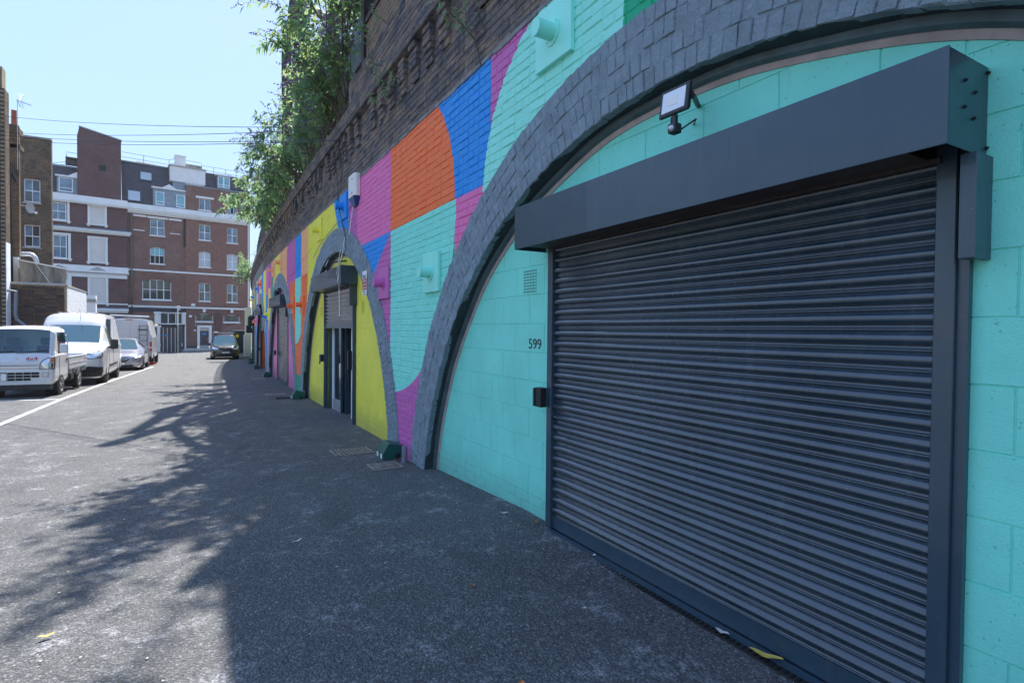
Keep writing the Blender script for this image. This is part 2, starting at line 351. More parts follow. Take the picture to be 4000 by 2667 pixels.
simple('green_plastic', (.006,.085,.065), .4, var=.1, coat=.2)
simple('lamp_lens', (.72,.76,.82), .12, var=.03)
simple('hoarding', (.12,.15,.17), .5, .3, var=.3, scale=2, dirt=.3, bump=.15, bscale=6)
simple('cover_iron', (.30,.26,.22), .6, .3, var=.45, scale=14, dirt=.4, bump=.3)
simple('cover_dark', (.025,.022,.02), .9)
simple('leaf_yellow', (.55,.42,.08), .6, var=.3, scale=30); simple('leaf_brown', (.25,.11,.05), .7, var=.3, scale=30); simple('litter_pale', (.6,.55,.5), .7)
simple('letter_dark', (.035,.05,.065), .5); simple('letter_white', (.8,.8,.8), .5); simple('sign_red', (.5,.015,.03), .4); simple('sign_blue', (.02,.25,.6), .4)
simple('plate_white', (.75,.75,.72), .35); simple('plate_yellow', (.7,.55,.02), .35); simple('ev_green', (.0,.35,.12), .4)
simple('terracotta', (.34,.10,.06), .8, var=.2, bump=.3)
simple('door_brown', (.075,.055,.055), .5, var=.15)
simple('navy_fascia', (.015,.022,.04), .5)
simple('white_van_paint', (.57,.58,.60), .30, var=.03, scale=2, coat=.6)
simple('silver_paint', (.32,.30,.33), .30, .55, var=.03, scale=2, coat=.8)
simple('black_car_paint', (.016,.018,.022), .25, .2, var=.05, scale=2, coat=1.)
simple('chrome', (.75,.76,.78), .12, 1.0, var=.03)
simple('tyre', (.016,.016,.017), .8, var=.2, scale=20, bump=.4)
simple('alloy', (.45,.45,.46), .3, .9); simple('seat_fabric', (.05,.055,.075), .9, var=.2, scale=20)
simple('lamp_red', (.5,.01,.01), .15, coat=.5); simple('lamp_amber', (.6,.16,.02), .15, coat=.5); simple('headlamp', (.55,.58,.62), .10, .55, var=.35, scale=22, coat=1.)
simple('wood_pallet', (.3,.2,.12), .8)
def vglass(name, tint, refl=.25, gc=(.85,.97,1,1)):
    g = NG(name); t = g.n('ShaderNodeBsdfTransparent'); t.inputs[0].default_value = (*tint, 1)
    gl = g.n('ShaderNodeBsdfGlossy'); gl.inputs['Roughness'].default_value = .03; gl.inputs[0].default_value = gc
    fr = g.n('ShaderNodeFresnel'); fr.inputs[0].default_value = 1.5; mx = g.n('ShaderNodeMixShader')
    g.l(g.m('ADD', g.m('MULTIPLY', fr.outputs[0], 1.3), refl, clamp=True), mx.inputs[0]); g.l(t.outputs[0], mx.inputs[1]); g.l(gl.outputs[0], mx.inputs[2]); g.l(mx.outputs[0], g.out.inputs[0])
    g.t.nodes.remove(g.b); M[name] = g.mat
vglass('car_glass', (.45,.62,.62), .22); vglass('shop_glass', (.7,.8,.8), .22); vglass('van_glass', (.42,.66,.66), .20, (.62,.95,.92,1)); vglass('truck_glass', (.62,.78,.78), .03, (.75,.95,1,1))
def foliage(name, a, b, c, tr=.6):
    g = NG(name); g.pos(); oi = g.n('ShaderNodeTexWhiteNoise', noise_dimensions='3D')
    sn = g.n('ShaderNodeVectorMath', operation='SNAP'); g.l(g.P, sn.inputs[0]); sn.inputs[1].default_value = (.11,.11,.11); g.l(sn.outputs[0], oi.inputs['Vector'])
    f = g.m('ADD', g.m('MULTIPLY', oi.outputs['Value'], .6), g.m('MULTIPLY', g.noise(1.3, 3), .4))
    col = g.ramp(f, [(.15, a), (.55, b), (.85, c)])
    g.set(col=col, rough=.55, spec=.35)
    tl = g.n('ShaderNodeBsdfTranslucent'); g.l(g.mix(.5, col, (.36,.50,.20)), tl.inputs[0]); mx = g.n('ShaderNodeMixShader'); mx.inputs[0].default_value = tr
    g.l(g.b.outputs[0], mx.inputs[1]); g.l(tl.outputs[0], mx.inputs[2]); g.l(mx.outputs[0], g.out.inputs[0]); M[name] = g.mat
foliage('buddleia_leaf', (.11,.24,.16), (.18,.35,.18), (.36,.50,.18)); foliage('buddleia_leaf_dry', (.16,.22,.06), (.32,.34,.07), (.5,.40,.08))
simple('flower_purple', (.26,.12,.42), .8, var=.5, scale=9); simple('flower_dead', (.075,.04,.05), .9, var=.4, scale=9); simple('stem_wood', (.09,.065,.05), .8); simple('flower_pink', (.42,.22,.42), .8)
# ---------------------------------------------------------------- ground
def build_ground():
    xs = np.concatenate([np.linspace(-400,-40,8), np.linspace(-30,30,31), np.linspace(40,400,8)])
    ys = np.concatenate([[-300,-100,-30], np.arange(-10,62,1.0), [70,90,130,200,400,900]])
    mb = MB(); mb.v = [(float(x), float(y), gz(y)) for y in ys for x in xs]; n = len(xs)
    mb.f = [(j*n+i, j*n+i+1, (j+1)*n+i+1, (j+1)*n+i) for j in range(len(ys)-1) for i in range(n-1)]; mb.m = [0]*len(mb.f)
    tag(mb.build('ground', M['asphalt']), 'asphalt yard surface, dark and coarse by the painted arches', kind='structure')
build_ground()
def stripe(pts, w, name, label):
    mb = MB()
    for (a, b) in zip(pts[:-1], pts[1:]):
        d = Vector((b[0]-a[0], b[1]-a[1], 0)).normalized(); nrm = Vector((-d.y, d.x, 0))*w/2
        n = max(2, int(math.hypot(b[0]-a[0], b[1]-a[1])/.5)); P = []
        for i in range(n+1):
            x = a[0]+(b[0]-a[0])*i/n; y = a[1]+(b[1]-a[1])*i/n; z = gz(y)+.004; P += [(x+nrm.x, y+nrm.y, gz(y+nrm.y)+.004), (x-nrm.x, y-nrm.y, gz(y-nrm.y)+.004)]
        mb.add(P, [(2*i, 2*i+1, 2*i+3, 2*i+2) for i in range(n)])
    tag(mb.build(name, M['road_paint']), label, kind='structure')
stripe([(-3.0,11.0),(-2.9,14.6),(-2.86,16.71),(-2.56,22.88),(-1.99,34.12)], .095, 'parking_line', 'long white painted line along the fronts of the parking bays')
for k, (xa, ya) in enumerate([(-2.9,16.95), (-2.55,24.2), (-2.33,29.7)]):
    stripe([(xa,ya),(xa-4.8,ya+1.1)], .09, 'bay_line', 'white bay line reaching left from the long parking line')
# ---------------------------------------------------------------- brick viaduct
XF = 2.28
ARCH = [dict(cy=2.3, cz=-.8, ri=3.75, ro=4.23), dict(cy=10.87, cz=-.56, ri=3.56, ro=4.0), dict(cy=19.4, cz=-.68, ri=3.56, ro=4.03), dict(cy=28.0, cz=-.85, ri=3.56, ro=4.03), dict(cy=36.6, cz=-1.0, ri=3.56, ro=4.03)]
via = thing('railway_viaduct', 'long brick railway viaduct wall with arches and a bright geometric mural', 'viaduct', (XF,0,0))
def arch_z(y, key='ro', d=0.):
    for a in ARCH:
        r = a[key]+d; t = abs(y-a['cy'])
        if t < r: return a['cz']+math.sqrt(r*r-t*t)
    return -9
def wall_sheet(name, mat, X, z1, zlow, y0, y1, step=.1, d=-.2, z1f=None):
    mb = MB(); ys = list(np.arange(y0, y1+1e-6, step)); P = []
    for y in ys:
        zb = max(zlow if zlow is not None else gz(y)-.4, arch_z(y, 'ro', d)); P += [(X, y, zb), (X, y, z1)]
    mb.add(P, [(2*i, 2*i+2, 2*i+3, 2*i+1) for i in range(len(ys)-1)])
    return mb.build(name, mat, via, bendx=True)
wall_sheet('mortar_bed', M['mural'], XF+.006, 4.0, None, -6, 60)
# --- brick pieces
def brick_geo(L, H, D=.05, ch=.0075, jit=.002, rng=random):
    a, b = L/2, H/2; j = lambda s: rng.uniform(-s, s)
    q = ch+.0
    front = [(j(jit)*1.2, sy*(a-ch)+j(jit), sz*(b-ch)+j(jit)) for sy, sz in ((-1,-1),(1,-1),(1,1),(-1,1))]
    mid = [(ch*1.2, sy*a+j(jit)*.6, sz*b+j(jit)*.6) for sy, sz in ((-1,-1),(1,-1),(1,1),(-1,1))]
    back = [(D, y, z) for _, y, z in mid]
    f = [(0,3,2,1)]+[(i, (i+1)%4, (i+1)%4+4, i+4) for i in range(4)]+[(i+4, (i+1)%4+4, (i+1)%4+8, i+8) for i in range(4)]
    return front+mid+back, f
def mk(name, geo, mat):
    me = bpy.data.meshes.new(name); me.from_pydata(geo[0], [], geo[1]); me.materials.append(mat); me.update()
    bm = bmesh.new(); bm.from_mesh(me); bmesh.ops.recalc_face_normals(bm, faces=bm.faces); bm.to_mesh(me); bm.free(); return me
CAMP = np.array([0,0,1.55])
def visible(y, z, X=2.28):
    d = np.array([X+bend(y), y, z])-CAMP; m = cam.matrix_world
    r = np.array(m.col[0][:3]); u = np.array(m.col[1][:3]); f = -np.array(m.col[2][:3]); w = d@f
    if w < .2: return False
    return abs(d@r)/w < .95 and abs(d@u)/w < .64
def place_pieces(name, specs, parent, limit=300, variants=4, geo=brick_geo, stuffname=None):
    """specs: (x, y, z, L, H, matname, rotx). The largest in view become objects, the rest one stuff part per material."""
    def score(s):
        dist = math.dist((s[0]+bend(s[1]), s[1], s[2]), CAMP); return (dist+1000*(not visible(s[1], s[2], s[0])))/math.sqrt(s[3]*s[4])
    specs = sorted(specs, key=score); cache = {}
    L0 = root_loc(parent)
    for s in specs[:limit]:
        key = (round(s[3]/.02), round(s[4]/.01), s[5], random.randrange(variants))
        if key not in cache: cache[key] = mk(name, geo(s[3], s[4]), M[s[5]])
        o = link(name, cache[key], parent); o.location = (s[0]+bend(s[1])-L0.x+random.uniform(-.002,.002), s[1]-L0.y, s[2]-L0.z); o.rotation_euler = (s[6], 0, random.uniform(-.01,.01))
    rest = {}
    for s in specs[limit:]: rest.setdefault(s[5], []).append(s)
    for mn, ss in rest.items():
        mb = MB()
        for s in ss:
            v, f = geo(s[3], s[4]); c, sn = math.cos(s[6]), math.sin(s[6])
            mb.add([(s[0]+bend(s[1])+a, s[1]+b*c-d*sn, s[2]+b*sn+d*c) for a, b, d in v], f)
        o = mb.build(stuffname or name+'s', M[mn], parent); tag(o, kind='stuff')
def courses(z0, z1, y0, y1, X, matf, ok, pitch=.0752, jit=.004):
    S = []; k = 0; z = z0+pitch/2
    while z < z1-.02:
        hd = k % 2; L = .1125 if hd else .225; y = y0+(.056 if hd else 0)
        while y < y1:
            if ok(y, z): S.append((X+random.uniform(-jit, jit*.5), y+random.uniform(-.003,.003), z+random.uniform(-.002,.002), L-.006, pitch-.006, matf(y, z), random.uniform(-.012,.012)))
            y += L
        z += pitch; k += 1
    return S
def ok_wall(y, z): return z > arch_z(y, 'ro', -.10) and z > gz(y)-.1
specs = courses(-.35, 3.995, -2.0, 24.5, XF, lambda y, z: 'mural', ok_wall)
patch = lambda y, z: 'tan_brick' if (19.1 < y < 20.5) or (31 < y < 33) else 'sooty_brick'
specs2 = courses(4.02, 4.93, -2.0, 26, XF-.004, patch, lambda y, z: True)
near = [s for s in specs]; place_pieces('brick', specs+specs2, via, 300)
# sooty band behind, above the paint line
mb = MB(); mb.box(XF+.006, XF+.5, -6, 13, 4.0, 4.94)
ys = list(np.arange(13, 61, 2.))
for a, b in zip(ys[:-1], ys[1:]): mb.box(XF+.006, XF+.5, a, b, 4.0, 4.94)
mb.build('sooty_band', M['sooty_mortar'], via, bendx=True)
# ragged mortar lip at the paint line
mb = MB(); y = 1.5
while y < 40:
    L = random.uniform(.15,.4); mb.box(XF-.006-random.random()*.008, XF+.02, y, y+L, 3.985+random.uniform(-.012,.004), 4.02); y += L
mb.build('mortar_lip', M['sooty_mortar'], via, bendx=True)
# corbels
def corbel(y, X=XF, w=.215, mat='sooty_brick'):
    m = MB(); z = 4.50; k = 0
    while z < 4.92:
        d = .035 if k == 0 else (.06 if k == 1 else .085); j = lambda q=.005: random.uniform(-q, q)
        if random.random() < .12 and k < 3: z += .0725; k += 1; continue
        d *= random.uniform(.7, 1.05)
        if k % 2: m.box(X-d+j(), X+.04, y-w/2+j(), y+w/2+j(), z, z+.064+j(.002))
        else:
            m.box(X-d+j(), X+.04, y-w/2+j(), y-.004, z, z+.064+j(.002)); m.box(X-d+j(), X+.04, y+.004, y+w/2+j(), z, z+.064)
        z += .0725; k += 1
    m.box(X-.03, X+.04, y-w/2+.006, y+w/2-.006, 4.50, 4.93); return m
y = -1.8; k = -6
while y < 46:
    pale = 16.0 < y < 17.6 or 24 < y < 26
    if not (k in (9, 17, 24)) and random.random() > .06:
        m = corbel(y); m.build('corbel', M['tan_brick' if pale else 'sooty_brick'], via, bendx=True, bevel=.008)
    y += .45; k += 1
mb = MB()
up = courses(4.945, 5.10, -2.0, 26, XF-.105, lambda y, z: 'tan_brick' if 16 < y < 17.6 else 'sooty_brick', lambda y, z: True)
up += courses(5.10, 5.62, -2.0, 9.3, XF-.08, lambda y, z: 'sooty_brick', lambda y, z: True)
up += courses(5.10, 5.26, 9.3, 26, XF-.08, lambda y, z: 'tan_brick' if random.random() < .25 else 'sooty_brick', lambda y, z: True)
mb = MB()
def longbox(mb, x0, x1, z0, z1, y0, y1, st=2.):
    a = y0
    while a < y1-1e-6:
        b = min(y1, a+st); mb.box(x0, x1, a, b, z0, z1); a = b
longbox(mb, XF-.097, XF+.5, 4.95, 5.10, -6, 60); longbox(mb, XF-.072, XF+.5, 5.10, 5.62, -6, 9.4); longbox(mb, XF-.072, XF+.5, 5.10, 5.26, 9.4, 60)
mb.build('cornice_core', M['sooty_mortar'], via, bendx=True)
corn = thing('cornice', 'sooty projecting brick cornice running above the mural under the parapet', 'cornice', (XF-.1,0,4.95))
place_pieces('brick', up, corn, 300)
# tan brick parapet
par = thing('parapet_wall', 'newer tan brick parapet standing on the viaduct cornice below the hoarding', 'wall', (XF+.02,0,5.6))
mb = MB(); mb.box(XF+.03, XF+.3, -6, 8.75, 5.6, 6.28); mb.build('mortar_bed', M['tan_mortar'], par)
place_pieces('brick', courses(5.62, 6.28, -2.0, 8.7, XF+.018, lambda y, z: 'tan_brick', lambda y, z: True), par, 300)
mb = MB(); mb.box(XF-.01, XF+.32, -6, 8.75, 6.28, 6.36); mb.build('coping_rail', M['rusty_steel'], par)
hd = thing('hoarding', 'weathered grey sheet metal hoarding on top of the tan brick parapet', 'hoarding', (XF+.15,0,6.3))
y = -6
while y < 8.6:
    m = MB(); m.box(XF+.14, XF+.16, y, min(y+1.2, 8.7)-.01, 6.36, 8.3); m.build('panel', M['hoarding'], hd); y += 1.2
for y in np.arange(-5.5, 8.6, 2.4):
    m = MB(); m.box(XF+.165, XF+.22, y-.03, y+.03, 6.36, 8.3); m.build('rail', M['rusty_steel'], hd)
hs = thing('sheet_panel', 'sloping grey metal sheet behind the bush, beyond the tall dark post', 'sheet', (2.6,10.6,6.0))
m = MB(); m.prism([(9.2,5.6),(12.0,5.4),(12.0,7.2),(10.2,7.3),(9.2,7.8)], lambda a,b,d: (2.6+d, a, b), 0, .02); m.build('panel', M['hoarding'], hs)
def post(X, y, z0, z1, w, label, flange=True):
    t = thing('steel_post', label, 'post', (X, y, z0), group=None)
    m = MB(); m.box(X-w/2, X-w/2+.012, y-w*.45, y+w*.45, z0, z1); m.box(X+w/2-.012, X+w/2, y-w*.45, y+w*.45, z0, z1); m.box(X-w/2+.012, X+w/2-.012, y-.008, y+.008, z0, z1); m.build('shaft', M['rusty_steel'], t)
    m = MB(); m.box(X-w, X+w, y-w, y+w, z0-.02, z0+.015); m.build('base_plate', M['rusty_steel'], t); return t
post(XF+.05, 8.72, 5.62, 8.45, .16, 'tall dark steel column at the end of the tan parapet')
# gantry behind the bush
ga = thing('steel_gantry', 'rusty steel lattice frame rising behind the purple flowered bush', 'gantry', (2.75,15,5.2))
def bar(name, a, b, w, mat='rusty_steel', parent=ga):
    m = MB(); m.tube([a, b], w, 4); return m.build(name, M[mat], parent)
bar('column', (2.7,17.6,5.2), (2.7,17.7,13.5), .17); bar('column', (2.7,12.9,5.2), (2.7,13.0,12.5), .13); bar('column', (2.7,20.5,5.2), (2.7,20.6,11.9), .16)
bar('brace', (2.7,18.2,12.8), (2.7,20.5,11.2), .1); bar('brace', (2.7,20.4,10.4), (2.7,18.1,12.6), .09); bar('brace', (2.7,12.7,8.3), (2.7,11.4,9.2), .1); bar('brace', (2.7,20.5,8.2), (2.7,17.9,10.7), .09)
m = MB(); m.tube([(2.7,17.4,10.75), (2.7,16.4,10.45), (2.7,15.2,9.85), (2.7,14.0,9.1), (2.7,13.0,8.55)], .10, 6); m.build('beam', M['rusty_steel'], ga)
m = MB(); m.box(2.6,2.8,19.1,20.0,11.2,11.75); m.build('bracket', M['rusty_steel'], ga)
m = MB(); m.box(2.8,2.83,13.6,17.2,6.4,9.4); m.build('sign_back', M['hoarding'], ga)
# railing with rungs further along (throws the ladder like shadow)
rl = thing('palisade_fence', 'dark vertical slat fence on the viaduct top beyond the bush', 'fence', (2.9,30,5.2))
y = 21.0; slat0 = None
while y < 46:
    x = 2.62+bend(y); H = 2.0+random.uniform(-.15,.1) if y > 26 else 1.6
    if slat0 is None:
        m = MB(); m.box(-.012,.012,-.05,.05,0,1); slat0 = m.build('slat', M['rusty_steel'], rl, local=True); me0 = slat0.data; bpy.data.objects.remove(slat0)
    if random.random() > .08:
        o = link('slat', me0, rl); L = root_loc(rl); o.location = (x-L.x, y-L.y, 5.2-L.z); o.scale = (1,1,H)
    y += .17
m = MB()
for z in (5.6, 6.7): m.tube([(2.65+bend(y), y, z) for y in np.arange(21,46.1,2.5)], .03, 5)
m.build('rail', M['rusty_steel'], rl)
ra = thing('handrail', 'thin steel handrail on posts along the viaduct top', 'railing', (2.35,15,5.3))
m = MB()
for z in (8.6, 8.95, 9.3): m.tube([(2.95+bend(y), y, z) for y in np.arange(9,46.1,2.5)], .025, 5)
m.build('rail', M['rusty_steel'], ra)
for y in np.arange(9.5, 46, 1.25):
    m = MB(); m.tube([(2.97+bend(y), y, 5.2), (2.97+bend(y), y, 9.3)], .03, 5); m.build('post', M['rusty_steel'], ra)
# --- arch rings
vs = []
NC = 4
for ai, a in enumerate(ARCH):
    t = (a['ro']-a['ri'])/NC
    if ai < 3:
        for c in range(NC):
            r = a['ri']+t*(c+.5); ph = -math.pi/2-.25; dph = (.076 if ai else .082)/r; ph += random.random()*dph
            while ph < math.pi/2+.25:
                y = a['cy']+r*math.sin(ph); z = a['cz']+r*math.cos(ph); w = dph*r
                if random.random() < .12: w *= .8
                if z > gz(y)-.12 and -2.2 < y < 26:
                    vs.append((XF-.016+random.uniform(-.003,.002)-.002*(c==0), y, z, w-.003+random.uniform(-.006,.003), t-.004+random.uniform(-.007,.004), 'arch_paint', -ph+random.uniform(-.04,.04)))
                ph += w/r
    mb = MB(); n = 90; P = []
    for i in range(n+1):
        ph = -math.pi/2-.3+(math.pi+.6)*i/n
        for r in (a['ri']+.004, a['ro']-.004): P.append((XF-.0105, a['cy']+r*math.sin(ph), a['cz']+r*math.cos(ph)))
    mb.add(P, [(2*i, 2*i+1, 2*i+3, 2*i+2) for i in range(n)])
    P = [] # outer side return
    for i in range(n+1):
        ph = -math.pi/2-.3+(math.pi+.6)*i/n; r = a['ro']-.004
        for X in (XF-.0105, XF+.05): P.append((X, a['cy']+r*math.sin(ph), a['cz']+r*math.cos(ph)))
    mb.add(P, [(2*i, 2*i+1, 2*i+3, 2*i+2) for i in range(n)])
    mb.build('arch_ring_bed', M['arch_paint'], via, bendx=True)
    # soffit (uneven), flashing strip and mortar fillet
    def strip(name, mat, r0f, r1f, X0, X1, wob=0.):
        mb = MB(); P = []
        for i in range(n*2+1):
            ph = -math.pi/2-.3+(math.pi+.6)*i/(n*2); dr = wob*math.sin(i*.37+ai)*math.sin(i*.11)
            for r, X in ((r0f+dr, X0), (r1f+dr, X1)): P.append((X, a['cy']+r*math.sin(ph), a['cz']+r*math.cos(ph)))
        mb.add(P, [(2*i, 2*i+1, 2*i+3, 2*i+2) for i in range(n*2)]); return mb
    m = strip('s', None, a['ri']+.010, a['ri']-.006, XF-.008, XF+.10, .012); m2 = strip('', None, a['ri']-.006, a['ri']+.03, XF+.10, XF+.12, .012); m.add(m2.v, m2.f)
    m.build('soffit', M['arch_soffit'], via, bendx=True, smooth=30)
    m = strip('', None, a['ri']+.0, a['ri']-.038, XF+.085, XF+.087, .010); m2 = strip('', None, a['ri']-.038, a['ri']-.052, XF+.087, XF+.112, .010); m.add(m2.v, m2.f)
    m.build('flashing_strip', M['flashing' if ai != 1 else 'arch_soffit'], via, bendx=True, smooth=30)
    m = strip('', None, a['ri']-.02, a['ri']-.083, XF+.110, XF+.122, .008); m2 = strip('', None, a['ri']-.083, a['ri']-.085, XF+.122, XF+.14, .008); m.add(m2.v, m2.f)
    m.build('mortar_fillet', M['fillet'], via, bendx=True, smooth=30)
def vgeo(L, H):
    v, f = brick_geo(L, H, .06, .0055, .0045); return v, f
place_pieces('arch_brick', vs, via, 300, variants=6, geo=vgeo)
mb = MB(); longbox(mb, XF+.8, XF+9, -1.0, 5.1, -6, 60); mb.build('viaduct_core', M['sooty_mortar'], via, bendx=True)
# --- blockwork infills
XI = 2.41
def clip(poly, nx, ny, c):     # keep nx*y+ny*z<=c
    out = []
    for i in range(len(poly)):
        a, b = poly[i], poly[(i+1)%len(poly)]; da = nx*a[0]+ny*a[1]-c; db = nx*b[0]+ny*b[1]-c
        if da <= 0: out.append(a)
        if (da < 0 < db) or (db < 0 < da):
            t = da/(da-db); out.append((a[0]+(b[0]-a[0])*t, a[1]+(b[1]-a[1])*t))
    return out
def area(p): return abs(sum(p[i][0]*p[(i+1)%len(p)][1]-p[(i+1)%len(p)][0]*p[i][1] for i in range(len(p))))/2 if len(p) > 2 else 0
def block_mesh(poly, mat, me_name='block'):
    cy = sum(p[0] for p in poly)/len(poly); cz = sum(p[1] for p in poly)/len(poly)
    def sc(p, d):
        dy, dz = p[0]-cy, p[1]-cz; L = math.hypot(dy, dz); k = max(0, 1-d/max(L, .01)); return (cy+dy*k, cz+dz*k)
    n = len(poly); fr = [sc(p, .0062) for p in poly]; md = [sc(p, .003) for p in poly]
    vs = [(0, p[0]-cy, p[1]-cz) for p in fr]+[(.0045, p[0]-cy, p[1]-cz) for p in md]+[(.03, p[0]-cy, p[1]-cz) for p in md]
    fs = [tuple(range(n))]+[(i, (i+1)%n, (i+1)%n+n, i+n) for i in range(n)]+[(i+n, (i+1)%n+n, (i+1)%n+2*n, i+2*n) for i in range(n)]
    return mk(me_name, (vs, fs), mat), cy, cz
def infill(ai, mat, y0, y1, zt, phase, label, limit=300):
    a = ARCH[ai]; t = thing('blockwork_infill', label, 'wall', (XI+bend(a['cy']), a['cy'], gz(a['cy'])))
    r = a['ri']-.02; circ = [(-math.pi*.5-.3)+(math.pi+.6)*(i+.5)/40 for i in range(40)]
    halfs = [(math.sin(p), math.cos(p), math.sin(p)*a['cy']+math.cos(p)*a['cz']+r) for p in circ]
    cache = {}; L0 = root_loc(t); rest = MB(); cnt = 0
    rows = []; z = phase
    while z > .36: z -= .2365
    zz = z
    while zz < 3.3: rows.append((zz, zz+.2365, .45)); zz += .2365
    zz = z
    while zz > gz(a['cy']+3)-.15: rows.append((zz-.078, zz, .225)); zz -= .078
    for k, (za, zb, L) in enumerate(rows):
        y = a['cy']-4.2+(L/2 if k % 2 else 0)
        off = 3.919 if ai == 0 else 3.95
        y = off-.45*14+(L/2 if k % 2 else 0) if ai == 0 else y
        while y < a['cy']+4.2:
            full = [(y, za), (y+L, za), (y+L, zb), (y, zb)]
            cand = []
            if y+L > y1: cand.append(clip(full, -1, 0, -y1))
            if y < y0: cand.append(clip(full, 1, 0, y0))
            if zb > zt and y+L > y0 and y < y1: cand.append(clip(clip(clip(full, -1, 0, -y0), 1, 0, y1), 0, -1, -zt))
            for p in cand:
                for h in halfs:
                    if len(p) < 3: break
                    p = clip(p, *h)
                if len(p) < 3 or area(p) < .0012: continue
                q = []
                for pt in p:
                    if not q or math.dist(pt, q[-1]) > .004: q.append(pt)
                if len(q) > 2 and math.dist(q[0], q[-1]) < .004: q.pop()
                if len(q) < 3: continue
                key = tuple((round(u-q[0][0], 3), round(w-q[0][1], 3)) for u, w in q)
                cy = sum(u for u, w in q)/len(q); cz = sum(w for u, w in q)/len(q)
                if key not in cache: cache[key] = block_mesh(q, mat)[0]
                if cnt < limit:
                    o = link('block', cache[key], t); o.location = (XI+bend(cy)-L0.x+random.uniform(-.0012,.0012), cy-L0.y, cz-L0.z); cnt += 1
            y += L
    mb = MB(); mb.box(XI+.0055, XI+.2, a['cy']-4.3, y0, gz(y0)-.5, 3.4); mb.box(XI+.0055, XI+.2, y1, a['cy']+4.3, gz(y1)-.7, 3.4); mb.box(XI+.0055, XI+.2, y0, y1, zt, 3.4)
    mb.build('mortar_bed', mat, t, bendx=True)
    return t
SH = [(.93, 3.578), (9.72, 12.29), (18.15, 20.78), (26.75, 29.3), (35.4, 38.0)]
inf1 = infill(0, M['block_teal'], .93, 3.578, 2.3, 1.847, 'teal painted blockwork filling the nearest arch around the wide closed shutter')
infill(1, M['block_yellow'], 9.72, 12.29, 2.42, 1.333, 'yellow painted blockwork filling the arch with the half open shutter')
infill(2, M['block_pink'], 18.15, 20.78, 2.4, 1.25, 'pink painted blockwork filling the third arch along')
infill(3, M['block_orange'], 26.75, 29.3, 2.3, 1.2, 'orange painted blockwork filling the fourth arch along')
infill(4, M['block_blue'], 35.4, 38.0, 2.1, 1.1, 'dark blue painted blockwork filling the farthest arch')
